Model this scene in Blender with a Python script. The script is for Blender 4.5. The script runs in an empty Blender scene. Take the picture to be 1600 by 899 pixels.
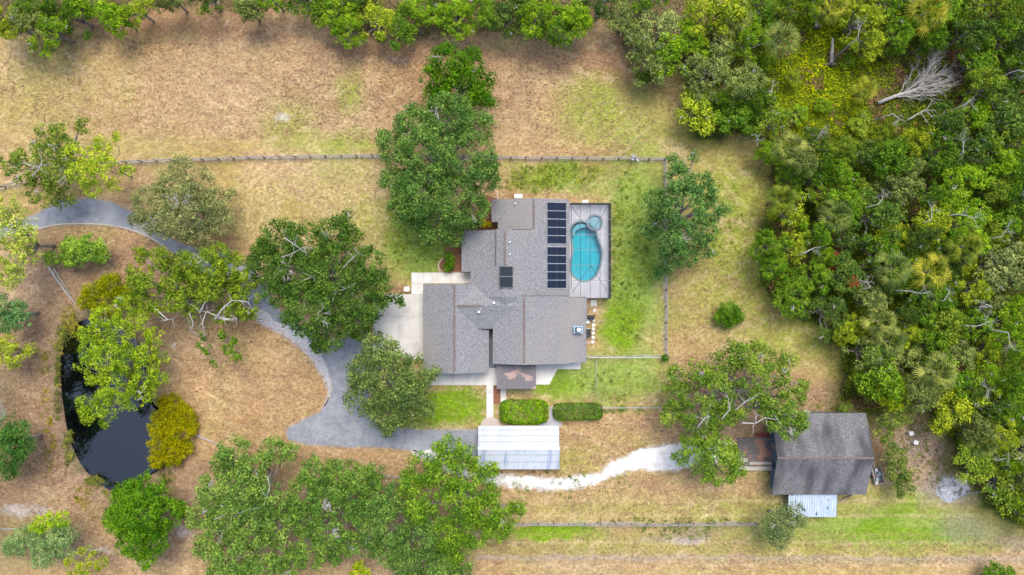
import bpy, math, random
import numpy as np
R = math.radians
C = bpy.context.scene.collection
SC = bpy.context.scene
H = 106.67                      # drone height above the ground

# ------------------------------------------------------------------ camera
cd = bpy.data.cameras.new('camera'); cam = bpy.data.objects.new('camera', cd); C.objects.link(cam)
cam.location = (0, 0, H); cam.rotation_euler = (0, 0, 0)
cd.sensor_width = 36; cd.lens = 24; cd.clip_start = 1; cd.clip_end = 3000
SC.camera = cam
# ------------------------------------------------------------------ light
SUN_EL, SUN_AZ = 64, 15         # azimuth clockwise from +Y (picture top)
w = bpy.data.worlds.new('World'); SC.world = w; w.use_nodes = True
nt = w.node_tree; bg = nt.nodes['Background']
sky = nt.nodes.new('ShaderNodeTexSky'); sky.sky_type = 'NISHITA'; sky.sun_disc = False
sky.sun_elevation = R(SUN_EL); sky.sun_rotation = R(SUN_AZ)
sky.air_density = 1.0; sky.dust_density = 3.5; sky.ozone_density = 1.0
nt.links.new(sky.outputs[0], bg.inputs[0]); bg.inputs[1].default_value = 0.15
sd = bpy.data.lights.new('sun', 'SUN'); so = bpy.data.objects.new('sun', sd); C.objects.link(so)
sd.energy = 1.5; sd.angle = R(30); sd.color = (1.0, 0.94, 0.84)
so.rotation_euler = (R(90 - SUN_EL), 0, R(-SUN_AZ + 180)); so.location = (0, 30, 60)
SC.view_settings.view_transform = 'Standard'; SC.view_settings.look = 'None'
SC.view_settings.gamma = 1; SC.view_settings.exposure = 0.72
SC.cycles.max_bounces = 6; SC.cycles.diffuse_bounces = 3; SC.cycles.transparent_max_bounces = 12
SC.cycles.caustics_reflective = False; SC.cycles.caustics_refractive = False

# ------------------------------------------------------------------ helpers
def W(px, py, z=0.0):
    k = 0.1 * (1 - z / H)
    return ((px - 800) * k, (449.5 - py) * k, z)
def WX(px, z=0.0): return (px - 800) * .1 * (1 - z / H)
def WY(py, z=0.0): return (449.5 - py) * .1 * (1 - z / H)

class MB:
    """collects geometry for one mesh object; a material slot per face"""
    def __init__(s): s.v = []; s.f = []; s.m = []; s.sm = []
    def add(s, vs, fs, m=0, smooth=False):
        o = len(s.v); s.v += [tuple(map(float, q)) for q in vs]
        for f in fs: s.f.append(tuple(i + o for i in f)); s.m.append(m); s.sm.append(smooth)
    def box(s, x0, x1, y0, y1, z0, z1, m=0):
        x0, x1 = min(x0, x1), max(x0, x1); y0, y1 = min(y0, y1), max(y0, y1)
        s.add([(x0,y0,z0),(x1,y0,z0),(x1,y1,z0),(x0,y1,z0),(x0,y0,z1),(x1,y0,z1),(x1,y1,z1),(x0,y1,z1)],
              [(0,3,2,1),(4,5,6,7),(0,1,5,4),(1,2,6,5),(2,3,7,6),(3,0,4,7)], m)
    def beam(s, a, b, w, h, m=0):
        a = np.array(a, float); b = np.array(b, float); d = b - a; L = np.linalg.norm(d)
        if L < 1e-6: return
        d /= L; up = np.array([0, 0, 1.]) if abs(d[2]) < .95 else np.array([1., 0, 0])
        sx = np.cross(d, up); sx /= np.linalg.norm(sx); u = np.cross(sx, d)
        vs = []
        for p in (a, b):
            for i, j in ((-1,-1),(1,-1),(1,1),(-1,1)): vs.append(p + sx*w/2*i + u*h/2*j)
        s.add(vs, [(0,1,2,3),(7,6,5,4),(0,4,5,1),(1,5,6,2),(2,6,7,3),(3,7,4,0)], m)
    def tube(s, path, rad, n=5, m=0):
        P = np.array(path, float); k = len(P); vs = []
        for i in range(k):
            t = P[min(i+1, k-1)] - P[max(i-1, 0)]; t /= (np.linalg.norm(t) + 1e-9)
            up = np.array([0, 0, 1.]) if abs(t[2]) < .9 else np.array([1., 0, 0])
            a = np.cross(t, up); a /= np.linalg.norm(a); b = np.cross(t, a)
            r = rad[i] if hasattr(rad, '__len__') else rad
            for j in range(n):
                q = 2*math.pi*j/n; vs.append(P[i] + a*math.cos(q)*r + b*math.sin(q)*r)
        fs = [(i*n+j, i*n+(j+1) % n, (i+1)*n+(j+1) % n, (i+1)*n+j) for i in range(k-1) for j in range(n)]
        fs.append(tuple(range(n))[::-1]); fs.append(tuple((k-1)*n+j for j in range(n)))
        s.add(vs, fs, m, True)
    def cyl(s, x, y, z0, z1, r0, r1=None, n=16, m=0):
        r1 = r0 if r1 is None else r1
        vs = [(x+r*math.cos(2*math.pi*j/n), y+r*math.sin(2*math.pi*j/n), z) for r, z in ((r0,z0),(r1,z1)) for j in range(n)]
        s.add(vs, [(j, (j+1) % n, n+(j+1) % n, n+j) for j in range(n)] + [tuple(range(n))[::-1], tuple(range(n, 2*n))], m)
    def slab(s, pts, z0, z1, m=0, mside=None):
        n = len(pts)
        A = sum(pts[i][0]*pts[(i+1) % n][1] - pts[(i+1) % n][0]*pts[i][1] for i in range(n))
        if A < 0: pts = pts[::-1]
        vs = [(p[0],p[1],z0) for p in pts] + [(p[0],p[1],z1) for p in pts]
        s.add(vs, [tuple(range(n, 2*n))], m)
        ms = m if mside is None else mside
        s.add(vs, [tuple(range(n))[::-1]] + [(i, (i+1) % n, n+(i+1) % n, n+i) for i in range(n)], ms)
    def build(s, name, mats, parent=None, loc=None):
        me = bpy.data.meshes.new(name)
        v = np.array(s.v, float)
        if loc is not None and parent is None: v = v - np.array(loc)
        me.from_pydata(v.tolist(), [], s.f)
        for m in (mats if isinstance(mats, (list, tuple)) else [mats]): me.materials.append(m)
        me.polygons.foreach_set('material_index', s.m); me.polygons.foreach_set('use_smooth', s.sm); me.update()
        o = bpy.data.objects.new(name, me); C.objects.link(o)
        if parent is not None:
            o.parent = parent
            o.matrix_parent_inverse = parent.matrix_basis.inverted() if parent.type == 'EMPTY' else mat_world(parent).inverted()
        elif loc is not None: o.location = loc
        return o
def mat_world(o):
    m = o.matrix_basis.copy()
    if o.parent is not None: m = mat_world(o.parent) @ o.matrix_parent_inverse @ m
    return m
def tag(o, label=None, cat=None, group=None, kind=None):
    if label: o['label'] = label
    if cat: o['category'] = cat
    if group: o['group'] = group
    if kind: o['kind'] = kind
    return o
def thing(name, loc, label, cat, group=None):
    o = bpy.data.objects.new(name, None); C.objects.link(o); o.location = loc
    o.empty_display_size = .5
    return tag(o, label, cat, group)

# materials -------------------------------------------------------
def new_mat(name):
    m = bpy.data.materials.new(name); m.use_nodes = True
    n = m.node_tree; b = n.nodes['Principled BSDF']; return m, n, b
def N(n, t, **kw):
    x = n.nodes.new(t)
    for k, v in kw.items():
        if k in x.inputs: x.inputs[k].default_value = v
        else: setattr(x, k, v)
    return x
def mottled(name, c1, c2, scale=(2,2,2), rough=.85, detail=6, bump=.02, spec=.3, lo=.35, hi=.65, fine=None, c3=None, s3=(.2,.2,.2), lo3=.45, hi3=.7, metal=0):
    """two colours mixed by noise, an optional third in large stains, an optional fine grain"""
    m, n, b = new_mat(name); L = n.links
    tc = N(n, 'ShaderNodeTexCoord'); mp = N(n, 'ShaderNodeMapping'); mp.inputs['Scale'].default_value = scale
    L.new(tc.outputs['Object'], mp.inputs[0])
    nz = N(n, 'ShaderNodeTexNoise', Scale=1.0, Detail=float(detail), Roughness=.65); L.new(mp.outputs[0], nz.inputs['Vector'])
    mr = N(n, 'ShaderNodeMapRange'); mr.inputs[1].default_value = lo; mr.inputs[2].default_value = hi
    L.new(nz.outputs[0], mr.inputs[0])
    mx = N(n, 'ShaderNodeMix', data_type='RGBA'); mx.inputs[6].default_value = (*c1, 1); mx.inputs[7].default_value = (*c2, 1)
    L.new(mr.outputs[0], mx.inputs[0]); out = mx.outputs[2]
    if c3:
        mp3 = N(n, 'ShaderNodeMapping'); mp3.inputs['Scale'].default_value = s3; L.new(tc.outputs['Object'], mp3.inputs[0])
        n3 = N(n, 'ShaderNodeTexNoise', Scale=1.0, Detail=4.0); L.new(mp3.outputs[0], n3.inputs['Vector'])
        r3 = N(n, 'ShaderNodeMapRange'); r3.inputs[1].default_value = lo3; r3.inputs[2].default_value = hi3; L.new(n3.outputs[0], r3.inputs[0])
        m3 = N(n, 'ShaderNodeMix', data_type='RGBA'); m3.inputs[7].default_value = (*c3, 1)
        L.new(out, m3.inputs[6]); L.new(r3.outputs[0], m3.inputs[0]); out = m3.outputs[2]
    if fine:
        nf = N(n, 'ShaderNodeTexNoise', Scale=fine, Detail=2.0); L.new(tc.outputs['Object'], nf.inputs['Vector'])
        rf = N(n, 'ShaderNodeMapRange'); rf.inputs[1].default_value = .3; rf.inputs[2].default_value = .7
        rf.inputs[3].default_value = .72; rf.inputs[4].default_value = 1.28; L.new(nf.outputs[0], rf.inputs[0])
        mf = N(n, 'ShaderNodeVectorMath', operation='SCALE'); L.new(out, mf.inputs[0]); L.new(rf.outputs[0], mf.inputs['Scale']); out = mf.outputs[0]
    L.new(out, b.inputs['Base Color']); b.inputs['Roughness'].default_value = rough
    b.inputs['Specular IOR Level'].default_value = spec; b.inputs['Metallic'].default_value = metal
    if bump:
        bp = N(n, 'ShaderNodeBump'); bp.inputs['Distance'].default_value = bump; bp.inputs['Strength'].default_value = .6
        L.new(nz.outputs[0], bp.inputs['Height']); L.new(bp.outputs[0], b.inputs['Normal'])
    return m

M = {}
M['shingle_ns'] = mottled('shingle_ns', (.145,.148,.156), (.30,.305,.318), (8,3.4,3), .9, 5, .02, lo=.36, hi=.64, fine=14.0, c3=(.27,.25,.235), s3=(.16,.07,.1), lo3=.5, hi3=.75)
M['shingle_barn'] = mottled('shingle_barn', (.105,.104,.11), (.225,.223,.232), (2.2,7,3), .9, 5, .02, fine=9.0, c3=(.072,.071,.077), s3=(.5,.17,.1), lo3=.44, hi3=.68)
M['ridge'] = mottled('ridge', (.12,.09,.09), (.22,.19,.18), (3,3,3), .9)
M['fascia'] = mottled('fascia', (.5,.51,.53), (.42,.43,.45), (2,2,2), .6, bump=0)
M['stucco'] = mottled('stucco', (.62,.58,.5), (.56,.52,.45), (3,3,3), .9)
M['blue_siding'] = mottled('blue_siding', (.07,.11,.17), (.1,.15,.22), (1,1,6), .8)
M['concrete'] = mottled('concrete', (.52,.51,.49), (.60,.59,.57), (.8,.8,.8), .9, 7, .005, c3=(.4,.39,.37), s3=(.35,.35,.35), lo3=.5, hi3=.8)
M['concrete_white'] = mottled('concrete_white', (.66,.65,.62), (.72,.71,.68), (.8,.8,.8), .9, 7, .005, c3=(.55,.53,.5), s3=(.5,.5,.5))
M['deck'] = mottled('deck', (.57,.585,.63), (.65,.665,.71), (1.2,1.2,1.2), .8, 6, .004, c3=(.5,.51,.56), s3=(.3,.3,.3))
M['coping'] = mottled('coping', (.22,.3,.34), (.3,.36,.38), (4,4,4), .7)
M['brick'] = mottled('brick', (.3,.14,.09), (.42,.24,.18), (5,5,5), .9)
M['pale_brick'] = mottled('pale_brick', (.6,.45,.34), (.7,.6,.5), (5,5,5), .9)
M['step_brick'] = mottled('step_brick', (.45,.37,.33), (.56,.49,.45), (6,6,6), .9)
M['mulch'] = mottled('mulch', (.18,.08,.045), (.3,.15,.09), (5,5,5), .95, fine=8.0)
M['porch'] = mottled('porch', (.15,.145,.15), (.2,.19,.2), (6,1,3), .9, c3=(.42,.3,.27), s3=(.34,.5,.3), lo3=.56, hi3=.62)
M['wood'] = mottled('wood', (.2,.17,.15), (.3,.27,.25), (3,3,3), .9, c3=(.13,.11,.1), s3=(.8,.8,.8))
M['fencewood'] = mottled('fencewood', (.26,.245,.24), (.42,.4,.385), (2,2,2), .9)
M['deckwood'] = mottled('deckwood', (.10,.095,.095), (.21,.185,.175), (.6,6,2), .9, c3=(.36,.2,.14), s3=(.5,.6,.4), lo3=.52, hi3=.6)
M['palewood'] = mottled('palewood', (.4,.36,.31), (.5,.46,.4), (1,6,2), .9)
M['bark'] = mottled('bark', (.19,.165,.15), (.33,.3,.28), (3,3,2), .95)
M['deadwood'] = mottled('deadwood', (.30,.285,.275), (.50,.48,.46), (3,3,2), .95, bump=.01)
M['black'] = mottled('black', (.018,.02,.025), (.035,.038,.045), (3,3,3), .5)
M['white_paint'] = mottled('white_paint', (.78,.78,.78), (.7,.7,.7), (2,2,2), .5)
M['white_metal'] = mottled('white_metal', (.46,.50,.54), (.56,.59,.62), (7,.5,1), .6, 4, 0, spec=.25, c3=(.62,.66,.7), s3=(.5,.08,.2))
M['reflection_patch_metal'] = mottled('reflection_patch_metal', (.44,.50,.58), (.56,.60,.65), (7,.5,1), .55, 4, 0, spec=.3, c3=(.2,.28,.42), s3=(.8,.16,.3), lo3=.54, hi3=.72)  # bluish dark patches paint reflections into the sheet colour
M['blue_metal'] = mottled('blue_metal', (.36,.45,.54), (.52,.6,.68), (5,.6,1), .45, 4, 0, spec=.5, c3=(.12,.16,.16), s3=(1.6,.7,.3), lo3=.63, hi3=.67)
M['gutter'] = mottled('gutter', (.12,.125,.14), (.18,.185,.2), (3,3,3), .6, bump=0)
M['rail_metal'] = mottled('rail_metal', (.25,.27,.3), (.34,.36,.38), (3,3,3), .5, bump=0)
M['steel'] = mottled('steel', (.45,.5,.55), (.6,.64,.68), (3,3,3), .35, metal=.6)
M['bluecap'] = mottled('bluecap', (.22,.38,.5), (.35,.5,.6), (3,3,3), .5)
M['bronze'] = mottled('bronze', (.03,.032,.045), (.05,.052,.065), (3,3,3), .5)
M['red_paint'] = mottled('red_paint', (.22,.05,.05), (.3,.09,.08), (3,3,3), .7)
M['pink_brick'] = mottled('pink_brick', (.45,.3,.28), (.5,.36,.33), (5,5,5), .9)
M['ash'] = mottled('ash', (.3,.31,.34), (.5,.51,.56), (2.5,2.5,2.5), .95, 8, .08, fine=5.0, c3=(.13,.14,.12), s3=(1.2,1.2,1), lo3=.5, hi3=.65)
M['stone'] = mottled('stone', (.6,.58,.55), (.72,.7,.66), (2,2,2), .9)
M['tarp'] = mottled('tarp', (.18,.2,.25), (.6,.6,.65), (3,3,3), .6, lo=.45, hi=.55)
M['asphalt'] = mottled('asphalt', (.20,.217,.25), (.30,.318,.36), (1.0,1.0,1), .9, 8, .01, fine=7.0, c3=(.36,.37,.41), s3=(.22,.22,.2), lo3=.5, hi3=.75)
M['gravel'] = mottled('gravel', (.36,.36,.39), (.50,.50,.53), (5,5,3), .95, 6, .03, fine=6.0)
M['sand'] = mottled('sand', (.64,.63,.62), (.74,.73,.72), (1.2,1.2,1), .95, 3, 0, c3=(.52,.50,.48), s3=(.7,.7,.7), lo3=.45, hi3=.75)

def solar_mat():
    m, n, b = new_mat('solar'); L = n.links
    tc = N(n, 'ShaderNodeTexCoord'); wv = N(n, 'ShaderNodeTexWave', Scale=4.0); wv.bands_direction = 'Y'
    L.new(tc.outputs['Object'], wv.inputs[0])
    mx = N(n, 'ShaderNodeMix', data_type='RGBA'); mx.inputs[6].default_value = (.006,.012,.03,1); mx.inputs[7].default_value = (.014,.024,.05,1)
    L.new(wv.outputs[1], mx.inputs[0]); L.new(mx.outputs[2], b.inputs['Base Color']); b.inputs['Roughness'].default_value = .3; b.inputs['Specular IOR Level'].default_value = .15
    return m
M['solar'] = solar_mat()
def simple(name, col, rough=.5, spec=.5):
    m, n, b = new_mat(name); b.inputs['Base Color'].default_value = (*col, 1); b.inputs['Roughness'].default_value = rough
    b.inputs['Specular IOR Level'].default_value = spec; return m
M['glass'] = simple('glass', (.008,.02,.03), .08, .35)
M['plaster'] = mottled('plaster', (.02,.50,.58), (.035,.60,.66), (.6,.6,.6), .8, 5, 0, c3=(.14,.56,.66), s3=(.14,.14,.14), lo3=.42, hi3=.58)
M['plaster_pale'] = mottled('plaster_pale', (.3,.55,.62), (.38,.6,.66), (1,1,1), .8)
def water_mat(name, base, depthcol):
    m, n, b = new_mat(name); L = n.links
    n.nodes.remove(b); out = n.nodes['Material Output']
    tr = N(n, 'ShaderNodeBsdfTransparent'); tr.inputs[0].default_value = (*depthcol, 1)
    gl = N(n, 'ShaderNodeBsdfGlossy'); gl.inputs['Roughness'].default_value = .06
    fr = N(n, 'ShaderNodeFresnel', IOR=1.33); mx = N(n, 'ShaderNodeMixShader')
    nz = N(n, 'ShaderNodeTexNoise', Scale=1.6, Detail=3.0); bp = N(n, 'ShaderNodeBump'); bp.inputs['Distance'].default_value = .02
    tc = N(n, 'ShaderNodeTexCoord'); L.new(tc.outputs['Object'], nz.inputs['Vector']); L.new(nz.outputs[0], bp.inputs['Height'])
    L.new(bp.outputs[0], gl.inputs['Normal']); L.new(bp.outputs[0], fr.inputs['Normal'])
    L.new(fr.outputs[0], mx.inputs[0]); L.new(tr.outputs[0], mx.inputs[1]); L.new(gl.outputs[0], mx.inputs[2]); L.new(mx.outputs[0], out.inputs[0])
    return m
M['pool_water'] = water_mat('pool_water', None, (.82, .97, 1.0))
def pond_mat():
    m, n, b = new_mat('pond_water'); L = n.links
    b.inputs['Base Color'].default_value = (.0015,.002,.003,1); b.inputs['Roughness'].default_value = .03
    b.inputs['IOR'].default_value = 2.1
    tc = N(n, 'ShaderNodeTexCoord'); nz = N(n, 'ShaderNodeTexNoise', Scale=.9, Detail=3.0); bp = N(n, 'ShaderNodeBump'); bp.inputs['Distance'].default_value = .006
    L.new(tc.outputs['Object'], nz.inputs['Vector']); L.new(nz.outputs[0], bp.inputs['Height']); L.new(bp.outputs[0], b.inputs['Normal'])
    return m
M['pond'] = pond_mat()
def screen_mat():
    m, n, b = new_mat('insect_screen'); L = n.links; out = n.nodes['Material Output']
    b.inputs['Base Color'].default_value = (.05,.055,.08,1); b.inputs['Roughness'].default_value = .8
    tr = N(n, 'ShaderNodeBsdfTransparent'); mx = N(n, 'ShaderNodeMixShader'); lw = N(n, 'ShaderNodeLayerWeight', Blend=.5)
    mr = N(n, 'ShaderNodeMapRange'); mr.inputs[1].default_value = 0; mr.inputs[2].default_value = 1; mr.inputs[3].default_value = .05; mr.inputs[4].default_value = 1.0
    L.new(lw.outputs['Facing'], mr.inputs[0]); L.new(mr.outputs[0], mx.inputs[0]); L.new(tr.outputs[0], mx.inputs[1]); L.new(b.outputs[0], mx.inputs[2]); L.new(mx.outputs[0], out.inputs[0])
    return m
M['screen'] = screen_mat()

def foliage_mat(name, transl=.26, objcol=True):
    """leaf colour = the object's own colour, varied from clump to clump and leaf to leaf"""
    m, n, b = new_mat(name); L = n.links; out = n.nodes['Material Output']
    oi = N(n, 'ShaderNodeObjectInfo'); at = N(n, 'ShaderNodeAttribute', attribute_name='tint'); ge = N(n, 'ShaderNodeNewGeometry')
    col = oi.outputs['Color']
    if not objcol:
        ca = N(n, 'ShaderNodeAttribute', attribute_name='albedo'); col = ca.outputs['Color']
    hs = N(n, 'ShaderNodeHueSaturation', Saturation=1.06)
    h1 = N(n, 'ShaderNodeMapRange'); h1.inputs[3].default_value = .448; h1.inputs[4].default_value = .503; L.new(at.outputs['Fac'], h1.inputs[0])
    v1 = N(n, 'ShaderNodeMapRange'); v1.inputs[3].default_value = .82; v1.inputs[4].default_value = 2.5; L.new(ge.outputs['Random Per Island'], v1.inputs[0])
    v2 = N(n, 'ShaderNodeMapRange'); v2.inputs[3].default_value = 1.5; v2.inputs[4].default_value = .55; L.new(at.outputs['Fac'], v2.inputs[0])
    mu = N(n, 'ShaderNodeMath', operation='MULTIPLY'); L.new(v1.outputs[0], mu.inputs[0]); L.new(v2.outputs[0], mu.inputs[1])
    L.new(h1.outputs[0], hs.inputs['Hue']); L.new(mu.outputs[0], hs.inputs['Value']); L.new(col, hs.inputs['Color'])
    L.new(hs.outputs[0], b.inputs['Base Color']); b.inputs['Roughness'].default_value = .55; b.inputs['Specular IOR Level'].default_value = .12
    tl = N(n, 'ShaderNodeBsdfTranslucent'); L.new(hs.outputs[0], tl.inputs[0])
    mx = N(n, 'ShaderNodeMixShader'); mx.inputs[0].default_value = transl
    L.new(b.outputs[0], mx.inputs[1]); L.new(tl.outputs[0], mx.inputs[2]); L.new(mx.outputs[0], out.inputs[0])
    return m
M['leaf'] = foliage_mat('leaf'); M['cover'] = foliage_mat('cover', .2, False)

# numpy noise -----------------------------------------------------
def vnoise(x, y, seed=0):
    r = np.random.RandomState(seed); T = r.rand(256, 256)
    xi = np.floor(x).astype(int); yi = np.floor(y).astype(int); fx = x - xi; fy = y - yi
    fx = fx*fx*(3-2*fx); fy = fy*fy*(3-2*fy)
    a = T[xi % 256, yi % 256]; b = T[(xi+1) % 256, yi % 256]; c = T[xi % 256, (yi+1) % 256]; d = T[(xi+1) % 256, (yi+1) % 256]
    return (a*(1-fx)+b*fx)*(1-fy) + (c*(1-fx)+d*fx)*fy
def fbm(x, y, s, seed=0, o=4):
    t = 0; a = .5; n = 0
    for i in range(o):
        t = t + a*vnoise(x/s*2**i+17*i, y/s*2**i+5*i, seed+i); n += a; a *= .55
    return t/n
def inside(P, x, y):
    r = np.zeros(x.shape, bool); n = len(P)
    for i in range(n):
        x0, y0 = P[i]; x1, y1 = P[(i+1) % n]
        if y0 == y1: continue
        c = ((y0 > y) != (y1 > y)) & (x < (x1-x0)*(y-y0)/(y1-y0)+x0); r ^= c
    return r
def sdist(P, x, y, closed=True):
    d = np.full(x.shape, 1e9); n = len(P)
    for i in range(n if closed else n-1):
        x0, y0 = P[i]; x1, y1 = P[(i+1) % n]; dx, dy = x1-x0, y1-y0; q = dx*dx+dy*dy+1e-9
        t = np.clip(((x-x0)*dx+(y-y0)*dy)/q, 0, 1); d = np.minimum(d, np.hypot(x-x0-t*dx, y-y0-t*dy))
    return np.where(inside(P, x, y), -d, d) if closed else d
def smooth(P, k=6, closed=True):
    n = len(P); out = []
    for i in range(n if closed else n-1):
        g = lambda j: np.array(P[j % n] if closed else P[min(max(j, 0), n-1)], float)
        p0, p1, p2, p3 = g(i-1), g(i), g(i+1), g(i+2)
        for t in np.linspace(0, 1, k, endpoint=False):
            out.append(tuple(.5*((2*p1)+(p2-p0)*t+(2*p0-5*p1+4*p2-p3)*t*t+(3*p1-p0-3*p2+p3)*t**3)))
    if not closed: out.append(tuple(P[-1]))
    return out
def rough_edge(P, amp, seed, s=.9, step=.25):
    """resample a closed outline and jitter it the way a worn edge wanders"""
    out = []; n = len(P); f = lambda q, sd_, sc: fbm(np.array([q[0]]), np.array([q[1]]), sc, sd_, 4)[0]-.5
    for i in range(n):
        a = np.array(P[i]); b = np.array(P[(i+1) % n]); L = np.linalg.norm(b-a); k = max(1, int(L/step))
        nr = np.array([b[1]-a[1], a[0]-b[0]])/(L+1e-9)
        for j in range(k):
            q = a+(b-a)*j/k
            out.append((q[0]+amp*1.6*f(q, seed, 1.6)+amp*.5*f(q, seed+3, .5), q[1]+amp*1.6*f(q, seed+7, 1.6)+amp*.5*f(q, seed+9, .5)))
    return out
px2 = lambda P, z=0: [W(a, b, z)[:2] for a, b in P]

# ------------------------------------------------------------------ outlines (picture pixels of the 1600 px photo, turned into metres)
POND = px2(smooth([(128,500),(112,512),(98,535),(92,565),(93,605),(97,640),(103,675),(115,710),(136,742),(165,765),(192,768),(218,752),(238,738),(262,722),(268,700),(250,668),(256,652),(238,638),(228,610),(230,570),(212,535),(180,510),(152,500)]))
ROAD = [(-60,372),(0,352),(30,345),(62,332),(95,314),(140,311),(178,319),(212,334),(240,352),(262,372),(300,386),(350,398),(395,420),(415,448),(430,478),(455,500),(485,520),(515,532),(545,529),(583,530),(600,560),(583,590),(576,625),(590,655),(620,668),(660,672),(745,673),(790,676),(790,706),(752,712),(700,716),(655,706),(605,699),(560,699),(500,696),(462,690),(449,680),(452,668),(472,657),(496,645),(512,628),(520,606),(514,584),(500,562),(478,540),(455,522),(430,505),(405,492),(382,470),(362,448),(335,432),(300,416),(268,392),(236,372),(200,358),(160,351),(110,350),(70,354),(40,362),(0,374),(-60,396)]
ROADW = px2(smooth(ROAD, 4))
GRAVEL = px2(smooth([(405,478),(436,500),(470,515),(494,540),(507,560),(518,590),(519,612),(512,632),(505,640),(512,612),(503,588),(488,566),(470,546),(445,528),(420,512),(398,500)], 4))
SAND = px2(smooth([(640,704),(668,703),(700,712),(735,735),(760,741),(800,742),(850,745),(880,746),(912,742),(935,738),(955,722),(985,708),(1020,698),(1060,692),(1100,693),(1135,690),(1150,702),(1130,722),(1095,722),(1060,735),(1030,737),(1000,735),(970,741),(940,753),(905,764),(860,767),(810,764),(770,758),(735,750),(700,738),(668,722)], 4))
FOREST = px2([(1150,-60),(1120,30),(1085,75),(1072,110),(1080,160),(1088,210),(1115,218),(1150,205),(1182,215),(1202,250),(1208,290),(1200,340),(1188,385),(1188,440),(1205,470),(1250,495),(1290,505),(1312,540),(1318,590),(1312,625),(1345,645),(1400,640),(1440,625),(1462,655),(1492,700),(1510,745),(1545,790),(1575,810),(1640,840),(1800,840),(1800,-60)])
TOPWOOD = px2([(-100,-60),(-100,40),(0,48),(50,68),(95,66),(115,38),(150,18),(185,40),(215,30),(245,10),(330,10),(380,24),(405,12),(480,10),(505,26),(520,48),(560,52),(620,62),(700,58),(780,48),(850,62),(880,64),(930,30),(960,45),(985,110),(1005,128),(1040,112),(1080,100),(1150,-60)])

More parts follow.
